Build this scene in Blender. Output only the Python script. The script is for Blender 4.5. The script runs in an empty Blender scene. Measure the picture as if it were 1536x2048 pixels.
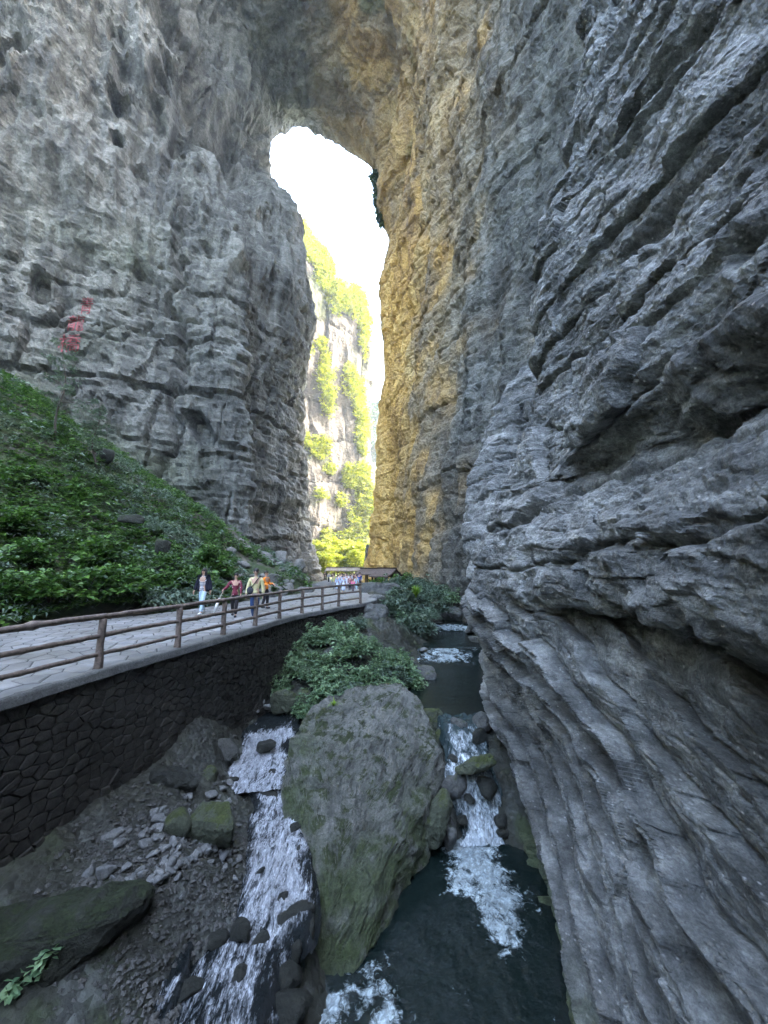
import bpy, bmesh, math, random
import numpy as np
from mathutils import Vector, Matrix, noise as mnoise
from mathutils.bvhtree import BVHTree
R = math.radians
random.seed(7)
rng = np.random.default_rng(7)
scene = bpy.context.scene
C = scene.collection

# ------------------------------------------------------------------ camera
CAM = np.array([0.0, 0.0, 2.1]); PITCH = R(7.8); F = 771.0
cam_d = bpy.data.cameras.new('camera'); cam = bpy.data.objects.new('camera', cam_d); C.objects.link(cam)
cam.location = CAM; cam.rotation_euler = (R(90) + PITCH, 0, 0)
cam_d.sensor_fit = 'HORIZONTAL'; cam_d.sensor_width = 36.0; cam_d.lens = 36.0 * F / 1536.0
cam_d.clip_start = 0.05; cam_d.clip_end = 2000
scene.camera = cam

# ------------------------------------------------------------------ light
SUN_DIR = Vector((0.80, -0.12, 0.59)).normalized()      # towards the sun
w = bpy.data.worlds.new('World'); scene.world = w; w.use_nodes = True
nt = w.node_tree; nt.nodes.clear()
sky = nt.nodes.new('ShaderNodeTexSky'); sky.sky_type = 'NISHITA'; sky.sun_disc = False
sky.sun_elevation = math.asin(SUN_DIR.z); sky.sun_rotation = math.atan2(SUN_DIR.x, SUN_DIR.y)
sky.air_density = 1.0; sky.dust_density = 5.0; sky.ozone_density = .2
bg = nt.nodes.new('ShaderNodeBackground'); bg.inputs['Strength'].default_value = 0.15
wo = nt.nodes.new('ShaderNodeOutputWorld')
nt.links.new(sky.outputs[0], bg.inputs[0]); nt.links.new(bg.outputs[0], wo.inputs[0])
sd = bpy.data.lights.new('sun', 'SUN'); sd.energy = 2.0; sd.angle = R(0.5); sd.color = (1.0, 0.93, 0.80)
sun = bpy.data.objects.new('sun', sd); C.objects.link(sun)
sun.rotation_euler = SUN_DIR.to_track_quat('Z', 'Y').to_euler(); sun.location = (60, 40, 160)
scene.view_settings.view_transform = 'Standard'; scene.view_settings.look = 'None'
scene.view_settings.gamma = 1; scene.view_settings.use_curve_mapping = False
scene.view_settings.exposure = 5.0
scene.cycles.use_denoising = True
scene.cycles.max_bounces = 7; scene.cycles.diffuse_bounces = 4; scene.cycles.glossy_bounces = 3
scene.cycles.transparent_max_bounces = 8; scene.cycles.volume_bounces = 1
scene.cycles.sample_clamp_indirect = 8

# ------------------------------------------------------------------ helpers: pixels of the photo to points in the place
cp, sp = math.cos(PITCH), math.sin(PITCH)
def ray(px, py):
    v = 1024.0 - py
    return np.array([px - 768.0, F * cp - v * sp, F * sp + v * cp])
def U(px, py, Y):
    r = ray(px, py); return CAM + r * (Y / r[1])
def UZ(px, py, z):
    r = ray(px, py); return CAM + r * ((z - CAM[2]) / r[2])

# ------------------------------------------------------------------ noise
def _hash(ix, iy, iz, seed):
    h = (ix.astype(np.uint32) * np.uint32(374761393) + iy.astype(np.uint32) * np.uint32(668265263)
         + iz.astype(np.uint32) * np.uint32(2147483647 - 5) * np.uint32(3) + np.uint32(seed * 1013904223 & 0xffffffff))
    h = (h ^ (h >> np.uint32(13))) * np.uint32(1274126177)
    h = (h ^ (h >> np.uint32(16))) * np.uint32(2246822519)
    h ^= h >> np.uint32(15)
    return h.astype(np.float32) * np.float32(1.0 / 4294967296.0)
def vnoise(x, y, z, seed=0):
    fx, fy, fz = np.floor(x), np.floor(y), np.floor(z)
    ix, iy, iz = fx.astype(np.int64), fy.astype(np.int64), fz.astype(np.int64)
    tx, ty, tz = (x - fx).astype(np.float32), (y - fy).astype(np.float32), (z - fz).astype(np.float32)
    tx = tx * tx * (3 - 2 * tx); ty = ty * ty * (3 - 2 * ty); tz = tz * tz * (3 - 2 * tz)
    r = 0
    for a in (0, 1):
        wa = tx if a else 1 - tx
        for b in (0, 1):
            wb = ty if b else 1 - ty
            for c in (0, 1):
                wc = tz if c else 1 - tz
                r = r + wa * wb * wc * _hash(ix + a, iy + b, iz + c, seed)
    return r * 2 - 1
def fbm(P, f, octs=4, seed=0, s=(1, 1, 1), gain=.5, ridged=False):
    r = 0; a = 1; t = 0
    x, y, z = P[:, 0] * s[0], P[:, 1] * s[1], P[:, 2] * s[2]
    for k in range(octs):
        # rotate a little each octave so the lattice does not show
        x2 = .82 * x + .57 * y; y2 = -.57 * x + .82 * y; x, y = x2, y2
        if k % 2: y2 = .9 * y + .43 * z; z = -.43 * y + .9 * z; y = y2
        n = vnoise(x * f + 3.7 * k, y * f - 1.3 * k, z * f + 9.1 * k, seed + k * 17)
        if ridged: n = 1 - 2 * np.abs(n)
        r = r + a * n; t += a; a *= gain; f *= 2.03
    return r / t
def hash2(a, b, seed=0):
    a = np.asarray(a); b = np.asarray(b)
    return _hash(a.astype(np.int64), b.astype(np.int64), np.full_like(a, 7).astype(np.int64), seed)
def blocks(a, h, w_, H, seed=0, cw=.05, vert=1.0):
    """bedded, jointed rock: each block stands a little in or out; returns (offset -.5...5, crack 0..1)"""
    L = np.floor(h / H); fh = h / H - L
    wl = w_ * (0.6 + 0.9 * hash2(L, L * 0 + 3, seed))
    q = a / wl + hash2(L, L * 0, seed + 1) * 9
    c = np.floor(q); fa = q - c
    val = hash2(L, c, seed + 2) - .5
    eh = np.minimum(fh, 1 - fh) * H; ea = np.minimum(fa, 1 - fa) * wl
    cr = np.maximum(np.exp(-(eh / cw) ** 2) * (.35 + .65 * hash2(L, L * 0 + 5, seed)), vert * np.exp(-(ea / cw) ** 2) * (hash2(L, c, seed + 6) > .45))
    return val, cr
def saw(q, H, seed=0):
    """overlapping plates: slow ramp, sudden step"""
    L = np.floor(q / H); f = q / H - L
    a = .5 + hash2(L, L * 0, seed)
    return (np.where(f < .90, f / .90, (1 - f) / .10)) * a - .55 * np.exp(-((f - .985) / .045) ** 2) - .55 * np.exp(-((f + .015) / .045) ** 2)

# ------------------------------------------------------------------ meshes
def mk_mesh(name, V, Fq, mat=None, attrs=None, smooth=True):
    V = np.asarray(V, np.float32); Fq = np.asarray(Fq, np.int32); k = Fq.shape[1]
    me = bpy.data.meshes.new(name)
    me.vertices.add(len(V)); me.vertices.foreach_set('co', V.ravel())
    me.loops.add(Fq.size); me.loops.foreach_set('vertex_index', Fq.ravel())
    me.polygons.add(len(Fq))
    me.polygons.foreach_set('loop_start', np.arange(0, Fq.size, k, dtype=np.int32))
    me.polygons.foreach_set('use_smooth', np.full(len(Fq), smooth))
    me.update(calc_edges=True)
    for n, v in (attrs or {}).items():
        at = me.attributes.new(n, 'FLOAT', 'POINT'); at.data.foreach_set('value', np.asarray(v, np.float32).ravel())
    if mat: me.materials.append(mat)
    return me
def obj(name, me, parent=None, **kw):
    o = bpy.data.objects.new(name, me); C.objects.link(o)
    if parent is not None: o.parent = parent
    for k, v in kw.items(): o[k] = v
    return o
def empty(name, loc, label, cat, group=None, rz=0):
    o = bpy.data.objects.new(name, None); C.objects.link(o); o.location = loc; o.rotation_euler = (0, 0, rz)
    o.empty_display_size = .2
    o['label'] = label; o['category'] = cat
    if group: o['group'] = group
    return o
def tag(o, label=None, cat=None, group=None, kind=None):
    if label: o['label'] = label
    if cat: o['category'] = cat
    if group: o['group'] = group
    if kind: o['kind'] = kind
    return o
def pydata(name, V, Fs, mat=None, smooth=False):
    me = bpy.data.meshes.new(name); me.from_pydata([tuple(map(float, v)) for v in V], [], Fs); me.update()
    if mat: me.materials.append(mat)
    if smooth:
        for p in me.polygons: p.use_smooth = True
    return me
def copy_tree(o, parent=None):
    c = o.copy(); C.objects.link(c); c.parent = parent
    for ch in list(o.children): copy_tree(ch, c)
    return c
def grid_faces(nr, nc, flip=False):
    i = np.arange(nr * nc, dtype=np.int32).reshape(nr, nc)
    a, b, c, d = i[:-1, :-1].ravel(), i[:-1, 1:].ravel(), i[1:, 1:].ravel(), i[1:, :-1].ravel()
    return np.stack([a, d, c, b] if flip else [a, b, c, d], 1)
def cr_axis(G, counts):
    """Catmull-Rom along axis 0 of G (n, ..., 3); counts samples per segment"""
    n = len(G); out = []
    for s in range(n - 1):
        p0 = G[max(s - 1, 0)]; p1 = G[s]; p2 = G[s + 1]; p3 = G[min(s + 2, n - 1)]
        if s == 0: p0 = 2 * p1 - p2
        if s == n - 2: p3 = 2 * p2 - p1
        m = counts[s]; ts = np.arange(m) / m
        if s == n - 2: ts = np.append(ts, 1.0)
        # Catmull-Rom with tangents limited to the short neighbour, so steps stay crisp
        l0 = np.linalg.norm(p1 - p0, axis=-1, keepdims=True) + 1e-6; l1 = np.linalg.norm(p2 - p1, axis=-1, keepdims=True) + 1e-6; l2 = np.linalg.norm(p3 - p2, axis=-1, keepdims=True) + 1e-6
        l0 = np.maximum(l0, .2 * l1); l2 = np.maximum(l2, .2 * l1)
        m1 = ((p1 - p0) / l0 * l1 + (p2 - p1)) * .5; m2 = ((p3 - p2) / l2 * l1 + (p2 - p1)) * .5
        for t in ts:
            out.append((2 * t**3 - 3 * t**2 + 1) * p1 + (t**3 - 2 * t**2 + t) * m1 + (-2 * t**3 + 3 * t**2) * p2 + (t**3 - t**2) * m2)
    return np.array(out)
def sheet(G, rc, cc):
    """G rows x cols x 3 of control points -> fine grid rows x cols x 3"""
    G = np.asarray(G, float)
    A = cr_axis(G, rc)
    B = cr_axis(np.swapaxes(A, 0, 1), cc)
    return np.swapaxes(B, 0, 1)
def grid_normals(S, toward):
    du = np.gradient(S, axis=1); dv = np.gradient(S, axis=0)
    n = np.cross(du, dv); n /= np.linalg.norm(n, axis=2, keepdims=True) + 1e-9
    if np.mean(np.sum(n * (np.asarray(toward) - S), axis=2)) < 0: n = -n
    return n
def blur(d, nr, nc, it=1):
    g = np.asarray(d, float).reshape(nr, nc)
    for _ in range(it):
        p = np.pad(g, 1, mode='edge'); g = (p[:-2, 1:-1] + 2 * p[1:-1, 1:-1] + p[2:, 1:-1]) / 4
        p = np.pad(g, 1, mode='edge'); g = (p[1:-1, :-2] + 2 * p[1:-1, 1:-1] + p[1:-1, 2:]) / 4
    return g.ravel()
def smoothstep(a, b, x):
    t = np.clip((x - a) / (b - a), 0, 1); return t * t * (3 - 2 * t)
def tps(pts, vals, lam=1e-3):
    pts = np.asarray(pts, float); n = len(pts)
    def K(r2): return np.where(r2 > 0, .5 * r2 * np.log(r2 + 1e-12), 0)
    D = ((pts[:, None] - pts[None]) ** 2).sum(2)
    A = np.zeros((n + 3, n + 3)); A[:n, :n] = K(D) + lam * np.eye(n)
    A[:n, n] = 1; A[:n, n + 1:] = pts; A[n, :n] = 1; A[n + 1:, :n] = pts.T
    s = np.linalg.solve(A, np.append(np.asarray(vals, float), [0, 0, 0]))
    def f(x, y):
        x = np.asarray(x, float); y = np.asarray(y, float); sh = x.shape; x = x.ravel(); y = y.ravel()
        r = s[n] + s[n + 1] * x + s[n + 2] * y
        for i in range(n):
            r = r + s[i] * K((x - pts[i, 0]) ** 2 + (y - pts[i, 1]) ** 2)
        return r.reshape(sh)
    return f

# ------------------------------------------------------------------ materials
class NT:
    def __init__(s, name):
        s.m = bpy.data.materials.new(name); s.m.use_nodes = True; s.t = s.m.node_tree
        s.b = s.t.nodes['Principled BSDF']; s.out = s.t.nodes['Material Output']
    def n(s, typ, props=None, **inp):
        x = s.t.nodes.new(typ)
        for k, v in (props or {}).items(): setattr(x, k, v)
        for k, v in inp.items():
            key = k.replace('_', ' ')
            sock = x.inputs[int(k[1:])] if k[0] == 'i' and k[1:].isdigit() else x.inputs[key]
            if isinstance(v, bpy.types.NodeSocket): s.t.links.new(v, sock)
            else: sock.default_value = v
        return x
    def set(s, k, v):
        if isinstance(v, bpy.types.NodeSocket): s.t.links.new(v, s.b.inputs[k])
        else: s.b.inputs[k].default_value = v
    def coord(s, obj_=True, scale=(1, 1, 1)):
        tc = s.n('ShaderNodeTexCoord'); mp = s.n('ShaderNodeMapping', Vector=tc.outputs['Object'], Scale=scale); return mp.outputs[0]
    def noise(s, vec, scale, detail=6, rough=.55, dist=0):
        return s.n('ShaderNodeTexNoise', Vector=vec, Scale=scale, Detail=detail, Roughness=rough, Distortion=dist).outputs[0]
    def ramp(s, fac, stops, interp='LINEAR'):
        r = s.n('ShaderNodeValToRGB', Fac=fac); r.color_ramp.interpolation = interp
        e = r.color_ramp.elements
        while len(e) < len(stops): e.new(.5)
        for i, (p, c) in enumerate(stops):
            e[i].position = p; e[i].color = (c if len(c) == 4 else (*c, 1)) if hasattr(c, '__len__') else (c, c, c, 1)
        return r.outputs[0]
    def mix(s, f, a, b, mode='MIX'):
        x = s.n('ShaderNodeMix', dict(data_type='RGBA', blend_type=mode))
        for sock, v in ((x.inputs[0], f), (x.inputs[6], a), (x.inputs[7], b)):
            if isinstance(v, bpy.types.NodeSocket): s.t.links.new(v, sock)
            else: sock.default_value = v if not hasattr(v, '__len__') else (v if len(v) == 4 else (*v, 1))
        return x.outputs[2]
    def math(s, op, a, b=0.0, clamp=False):
        x = s.n('ShaderNodeMath', dict(operation=op, use_clamp=clamp), i0=a, i1=b); return x.outputs[0]
    def attr(s, name): return s.n('ShaderNodeAttribute', dict(attribute_name=name)).outputs['Fac']
    def bump(s, h, strength=.5, dist=.1, normal=None):
        kw = dict(Height=h, Strength=strength, Distance=dist)
        if normal is not None: kw['Normal'] = normal
        return s.n('ShaderNodeBump', **kw).outputs[0]
def plain(name, col, rough=.7, var=.15, scale=8, spec=.3, bump=0):
    t = NT(name); v = t.coord(); n = t.noise(v, scale, 4)
    c0 = tuple(max(0, c * (1 - var)) for c in col); c1 = tuple(c * (1 + var) for c in col)
    t.set('Base Color', t.ramp(n, [(.3, c0), (.7, c1)])); t.set('Roughness', rough); t.set('Specular IOR Level', spec)
    if bump: t.set('Normal', t.bump(n, .6, bump))
    return t.m
def rock_mat(name, dark, mid, light, size=1.0, bump=.05, moss=0, ochre_bounce=None, rough=.8, speck=0, streak=0, strata=0, bumpS=1.0, moss_col=(.035, .05, .012)):
    t = NT(name); v = t.coord()
    n1 = t.noise(v, .35 / size, 8, .62, .4); n2 = t.noise(v, 2.2 / size, 9, .65)
    f = t.math('ADD', t.math('MULTIPLY', n1, .5), t.math('MULTIPLY', n2, .5))
    col = t.ramp(f, [(.30, dark), (.5, mid), (.70, light)])
    if streak:
        vs = t.coord(scale=(1, 1, .12)); st = t.noise(vs, 1.6 / size, 6, .6, .3)
        col = t.mix(t.ramp(st, [(.45, 0.0), (.62, streak)]), col, light)
        st2 = t.noise(vs, .9 / size, 6, .6, .6)
        col = t.mix(t.ramp(st2, [(.50, 0.0), (.66, streak)]), col, dark)
    if strata:
        vz = t.coord(scale=(.12, .12, 1)); sn = t.noise(vz, 3.0 / size, 7, .6, .5)
        col = t.mix(t.ramp(sn, [(.42, strata), (.55, 0.0)]), col, dark)
        col = t.mix(t.ramp(sn, [(.55, 0.0), (.68, strata)]), col, light)
    if ochre_bounce:
        oc = t.ramp(t.noise(t.coord(scale=(1, 1, .3)), .5 / size, 8, .7, 1.0), [(.3, ochre_bounce[0]), (.5, ochre_bounce[1]), (.7, ochre_bounce[2])])
        col = t.mix(t.attr('ochre_bounce'), col, oc)
    if speck:
        vo = t.n('ShaderNodeTexVoronoi', dict(feature='F1'), Vector=v, Scale=8.0 / size)
        sp_ = t.ramp(vo.outputs['Distance'], [(.06, 1.0), (.24, 0.0)])
        big = t.ramp(t.noise(v, 2.6 / size, 5, .6), [(.46, 0.0), (.6, 1.0)])
        col = t.mix(t.math('MULTIPLY', t.math('MULTIPLY', sp_, big), speck), col, (.55, .55, .53))
    if moss:
        g = t.n('ShaderNodeNewGeometry'); sx = t.n('ShaderNodeSeparateXYZ', Vector=g.outputs['Normal'])
        mn = t.noise(v, 1.3 / size, 8, .68)
        up = t.math('MULTIPLY_ADD' if False else 'ADD', t.math('MULTIPLY', sx.outputs[2], .28), mn)
        mm = t.ramp(up, [(.86 - moss * .36, 0.0), (.94 - moss * .36, 1.0)])
        mcol = t.ramp(t.noise(v, 5 / size, 7, .7), [(.35, tuple(c * .55 for c in moss_col)), (.6, moss_col), (.75, tuple(c * 1.7 for c in moss_col))])
        col = t.mix(t.math('MULTIPLY', mm, .92), col, mcol)
    if True:
        ma = t.attr('moss')
        gcol = t.ramp(t.noise(v, 3 / size, 8, .7), [(.35, (.03, .045, .015)), (.7, (.09, .12, .05))])
        col = t.mix(ma, col, gcol)
    n3 = t.noise(v, 11 / size, 7, .72); n4 = t.noise(v, 34 / size, 4, .7)
    col = t.mix(1.0, col, t.ramp(t.math('ADD', t.math('MULTIPLY', n3, .6), t.math('MULTIPLY', n4, .4)), [(.34, .45), (.5, .95), (.64, 1.45)]), 'MULTIPLY')
    t.set('Base Color', col); t.set('Roughness', t.ramp(n2, [(.3, rough - .15), (.7, min(1, rough + .1))])); t.set('Specular IOR Level', .35)
    b1 = t.noise(v, 6 / size, 12, .68); 
    vor = t.n('ShaderNodeTexVoronoi', dict(feature='DISTANCE_TO_EDGE'), Vector=t.mix(.25, v, t.n('ShaderNodeTexNoise', Vector=v, Scale=3.0 / size, Detail=4).outputs[1]), Scale=3.5 / size)
    crk = t.ramp(vor.outputs['Distance'], [(0.0, 0.0), (.05, 1.0)])
    h = t.math('ADD', b1, t.math('MULTIPLY', crk, .06))
    nn = t.bump(h, bumpS, bump * 3)
    t.set('Normal', nn)
    return t.m
def leaf_mat(name, cols, trans=.35, rough=.5):
    t = NT(name)
    g = t.n('ShaderNodeNewGeometry'); v = t.coord()
    n = t.noise(v, 1.2, 3)
    f = t.math('ADD', t.math('MULTIPLY', g.outputs['Random Per Island'], .6), t.math('MULTIPLY', n, .4))
    c = t.ramp(f, [(.15, cols[0]), (.5, cols[1]), (.85, cols[2])])
    t.set('Base Color', c); t.set('Roughness', rough); t.set('Specular IOR Level', .35)
    tr = t.n('ShaderNodeBsdfTranslucent', Color=t.mix(.5, c, (1, 1, .3), 'MULTIPLY'))
    mx = t.n('ShaderNodeMixShader', i0=trans); t.t.links.new(t.b.outputs[0], mx.inputs[1]); t.t.links.new(tr.outputs[0], mx.inputs[2])
    t.t.links.new(mx.outputs[0], t.out.inputs[0])
    return t.m

M = {}
M['near'] = rock_mat('near_rock', (.036, .038, .036), (.19, .197, .187), (.54, .555, .53), size=.8, bump=.05, speck=.9, strata=.35, rough=.6, moss=.0)
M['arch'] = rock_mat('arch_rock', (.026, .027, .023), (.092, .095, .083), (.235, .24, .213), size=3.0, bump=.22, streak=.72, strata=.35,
                     ochre_bounce=((.20, .11, .035), (.52, .32, .085), (.76, .54, .20)), rough=.85, moss=0)  # ochre tones stand partly for warm bounced light on the right wall
M['far'] = rock_mat('far_rock', (.015, .014, .012), (.034, .031, .028), (.07, .064, .058), size=6.0, bump=.5, streak=.5, rough=.9)
M['boulder'] = rock_mat('boulder_rock', (.035, .036, .033), (.09, .093, .085), (.19, .195, .18), size=.6, bump=.03, moss=.26, rough=.65)
M['bigboulder'] = rock_mat('carved_rock', (.05, .052, .045), (.145, .15, .13), (.29, .295, .265), size=.55, bump=.06, moss=.40, rough=.6)
M['mossy'] = rock_mat('mossy_rock', (.03, .035, .025), (.06, .07, .045), (.12, .13, .09), size=.5, bump=.03, moss=.5, rough=.8, moss_col=(.045, .06, .012))
M['stone'] = rock_mat('loose_stone', (.05, .052, .05), (.13, .135, .13), (.24, .25, .24), size=.3, bump=.01, rough=.7)
M['darkstone'] = rock_mat('wet_stone', (.007, .008, .006), (.018, .020, .015), (.042, .046, .036), size=.4, bump=.02, rough=.6)
M['distant'] = rock_mat('distant_forest_rock', (.012, .02, .013), (.028, .04, .028), (.06, .07, .06), size=10, bump=.5)
M['wallstone'] = rock_mat('rubble_stone', (.010, .010, .008), (.026, .025, .021), (.065, .062, .054), size=.9, bump=.012, rough=.75, moss=.1)
M['darkmoss'] = rock_mat('dark_mossy_rock', (.012, .014, .010), (.025, .028, .020), (.05, .055, .04), size=.5, bump=.03, moss=.6, rough=.85, moss_col=(.018, .028, .008))
M['scree'] = rock_mat('scree_rock', (.07, .07, .062), (.15, .15, .135), (.26, .26, .24), size=1.0, bump=.04, rough=.85, moss=.1)
# ------------------------------------------------------------------ LARGE STRUCTURE
# --- near right cliff: bedded limestone running away beside the stream
Zs = [-6, -4.8, -2.8, -1.6, 0.4, 1.15, 1.5, 2.6, 3.6, 4.1, 4.9, 7, 9.4, 12, 15, 19, 23.6, 32, 50, 75, 98, 120]
edge = {-6: (3.9, 15), -4.8: (3.9, 15), -2.8: (3.9, 14.9), -1.6: (3.9, 14.5), .4: (3.45, 14.2), 1.15: (3.2, 14), 1.5: (3.3, 13.8), 2.6: (3.6, 13.5), 3.6: (4.0, 13.1),
        4.1: (4.2, 13), 4.9: (4.5, 12.8), 7: (5.1, 12.5), 9.4: (5.4, 12), 12: (5.6, 12), 15: (6.0, 12), 19: (7.5, 12), 23.6: (8.1, 12), 32: (9.5, 12.5), 50: (12, 14), 75: (15, 15), 98: (17, 16), 120: (19, 17)}
nearX = {-6: 2.75, -4.8: 2.85, -2.8: 3.35, -1.6: 3.65, .4: 4.35, 1.15: 5.0, 1.5: 3.6, 2.6: 3.5, 3.6: 4.3, 4.1: 4.9, 4.9: 4.15, 7: 4.9, 9.4: 5.5, 12: 5.9, 15: 6.5, 19: 7.6, 23.6: 8.6, 32: 10, 50: 12, 75: 15, 98: 17, 120: 19}
YC = [-40, -3, 0.5, 3.5, 6.5, 9.5]
G = []
for z in Zs:
    xn = nearX[z]; xe, ye = edge[z]; row = []
    for y in YC:
        k = (max(0, y - 4) / 8) ** 1.5
        x = xn + (xe - xn) * min(1, k) * .8
        if y > 9 and z < 4: x = xn + (xe - xn) * .75
        if y > 5 and z > 10: x += .25
        row.append((x + (2.8 if y < -5 else 0), y, z))
    row += [(xe, ye, z), (xe + 1.0, ye + 1.3, z), (xe + 4, ye + 2.6, z), (xe + 10, ye + 3, z)]
    G.append(row)
rc = [14, 84, 54, 90, 34, 30, 36, 28, 22, 30, 56, 58, 58, 58, 62, 60, 60, 26, 20, 16, 16]
cc = [8, 34, 84, 86, 78, 74, 44, 24, 10]
S = sheet(G, rc, cc); N = grid_normals(S, (-5, 6, 8)); nr, nc = S.shape[:2]
P = S.reshape(-1, 3); Nn = N.reshape(-1, 3)
nearf = np.clip(1.3 - P[:, 2] / 60, .3, 1)
wz = fbm(P, .28, 4, 3) * 1.0 + fbm(P, 1.3, 3, 11) * .22
a = P[:, 1] + .8 * P[:, 0]
h = P[:, 2] + wz * .9 + .05 * P[:, 1]
v1, c1 = blocks(a + wz * 1.6, h * 1.0, 2.8, 1.25, 5, .05, .7)
h2 = P[:, 2] + fbm(P, .7, 4, 23) * .42 + .02 * P[:, 1]
v2, c2 = blocks(a + wz, h2, 1.1, .42, 9, .028, .5)
v3, c3 = blocks(a + wz * .6 + fbm(P, 2, 2, 24) * .2, h2 + fbm(P, 2, 3, 25) * .12, .5, .17, 13, .02)
low = 1 - smoothstep(.7, 1.5, P[:, 2])                  # the plates under the long overhang
mid = 1 - low
endk = 1 - .75 * smoothstep(10.5, 12.5, P[:, 1])
hp = P[:, 2] - .33 * np.clip(P[:, 1], 3.5, 20) + fbm(P, .4, 4, 31) * .55
cj = np.floor((P[:, 1] + 1.1 * fbm(P, .6, 3, 39)) / 1.5); hp = hp + (hash2(cj, cj * 0, 8) - .5) * .34
cj2 = np.floor((P[:, 1] + .6 * fbm(P, 1.2, 3, 38) + P[:, 2] * .5) / .8); hp = hp + (hash2(cj2, cj2 * 0, 12) - .5) * .10
pl = saw(hp, .72, 3); pl2 = saw(hp * 1.0 + fbm(P, .8, 3, 37) * .35, .27, 4)
v1 = blur(v1, nr, nc, 3); v2 = blur(v2, nr, nc, 2); v3 = blur(v3, nr, nc, 1)
d = .42 * fbm(P, .22, 3, 1) + .20 * fbm(P, .9, 4, 2)
d += mid * (.42 * v1 - .32 * c1 + .16 * endk * v2 - .07 * endk * c2 + .05 * endk * v3 + .22 * fbm(P, .55, 4, 43, s=(1, .6, 1.3), ridged=True))
d += low * (.35 * pl + .06 * pl2 + .10 * v1 + .04 * v2)
d += .10 * fbm(P, 1.5, 5, 41, s=(1, .45, 1.5), ridged=True, gain=.55) * (mid * .9 + .12)
d += .05 * fbm(P, 7, 4, 47, ridged=True, gain=.65)
pit = np.clip(fbm(P, 2.2, 3, 53) - .38, 0, 1) * mid
d -= pit * .55
# second long recess and slanting gashes in the upper wall
d -= .55 * np.exp(-((P[:, 2] - 12.2 - .25 * (P[:, 1] - 5) + wz) / .35) ** 2) * smoothstep(11, 7, P[:, 1])
d -= .6 * np.exp(-((P[:, 2] - 8.6 - .1 * (P[:, 1] - 5) + wz * .8) / .28) ** 2) * smoothstep(10, 6, P[:, 1])
V = P + Nn * (d * (1 + .8 * smoothstep(10, 24, P[:, 2])))[:, None]
mossw = smoothstep(-3.9, -4.7, V[:, 2] + .5 * fbm(P, 1.1, 4, 61)) * .85 + .0
me = mk_mesh('cliff_right', V, grid_faces(nr, nc), M['near'], dict(moss=mossw, ochre_bounce=np.zeros(len(V))), smooth=False)
tag(obj('cliff_right', me), kind='structure')
print('cliff_right', len(V))

# --- the shoulder of blocky rock behind it
sh = [(-5, 5.0, 19), (-1.7, 4.7, 19), (.95, 3.95, 18.2), (3.9, 3.85, 20), (6.8, 4.55, 21), (10, 5.6, 22), (12.8, 7.1, 22), (15.4, 9.8, 22.5), (17, 12.5, 24), (18, 16, 27)]
G = []
for z, x, y in sh:
    x = x + .3
    G.append([(x + 5, y - 2.5, z), (x + 1.1, y - 1.6, z), (x, y, z), (x + .7, y + 2.6, z - .1), (x + 2.2, y + 7, z - .4), (x + 5, y + 13, z - 1)])
S = sheet(G, [28, 30, 36, 36, 38, 38, 32, 18, 14], [30, 30, 46, 50, 30]); N = grid_normals(S, (-5, 8, 8)); nr, nc = S.shape[:2]
P = S.reshape(-1, 3); Nn = N.reshape(-1, 3)
wz = fbm(P, .3, 4, 103)
v1, c1 = blocks(P[:, 0] + P[:, 1] + wz * 1.5, P[:, 2] + wz * .5 + .1 * P[:, 1], 2.0, 1.1, 15, .07)
v2, c2 = blocks(P[:, 0] + P[:, 1] + wz, P[:, 2] + wz * .3, .9, .42, 19, .05)
v1 = blur(v1, nr, nc, 2)
d = 1.0 * fbm(P, .35, 4, 101) - .25 + .38 * v1 - .25 * c1 + .28 * fbm(P, .9, 5, 107, ridged=True)
V = P + Nn * d[:, None]
me = mk_mesh('cliff_shoulder', V, grid_faces(nr, nc), M['near'], dict(moss=np.zeros(len(V)), ochre_bounce=np.zeros(len(V))), smooth=False)
tag(obj('cliff_shoulder', me), kind='structure')

# --- the arch: left cliff, vault and far right wall, one continuous surface
#      rows run round the opening (left foot, up, over, down the right side), columns run from the exit towards the viewer
ex = [(-12.2, -2), (-15, 10), (-16, 30), (-17, 45), (-17.8, 58), (-19, 73), (-23, 84.5), (-27, 96), (-25, 104), (-14.6, 102.5), (-7.7, 96), (-1.8, 89), (-.3, 78), (1.8, 70), (.2, 58), (.7, 40), (-.3, 30), (-.8, 20), (-2.2, 7), (-3.6, -3)]
lz = [-3, 10, 30, 45, 58, 73, 84.5, 96]
L2 = [(-12.6, 64), (-16, 64), (-16.6, 63), (-17, 63), (-17.8, 63), (-21, 63), (-24.5, 63), (-28, 63)]
L3 = [(-17.2, 53.5), (-19.2, 53.5), (-20.4, 53), (-21.4, 53), (-24, 53), (-29, 54), (-32, 56), (-33, 56)]
L4 = [(-17.4, 50), (-18.2, 50), (-19.6, 50), (-20.6, 50), (-23.6, 50), (-27.4, 49), (-30.5, 48), (-34, 47)]
L5 = [(-30, 46.5), (-30, 46.5), (-31.5, 46), (-32.5, 45.5), (-33.5, 45), (-35, 43), (-37, 40), (-38, 37)]
L6 = [(-43, 41.5), (-43, 41.5), (-44, 40.5), (-45.5, 39), (-46.5, 37), (-47, 34), (-48, 31), (-49, 28)]
L7 = [(-62, 30), (-62, 30), (-62, 29), (-62, 28), (-61, 26), (-60, 24), (-59, 22), (-58, 20)]
L8 = [(-78, 5)] * 8
rz_ = [89, 78, 70, 58, 40, 30, 20, 7, -3]
R2_ = [1.0, 2.0, 3.8, 2.6, 3.0, 2.2, 1.9, .8, -.3]
R3_ = [4.5, 5.0, 5.6, 5.2, 5.4, 4.5, 3.9, 2.9, 2.0]
R4_ = [8, 8, 8, 7.8, 7.6, 6.5, 5.4, 4.0, 3.4]
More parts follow.
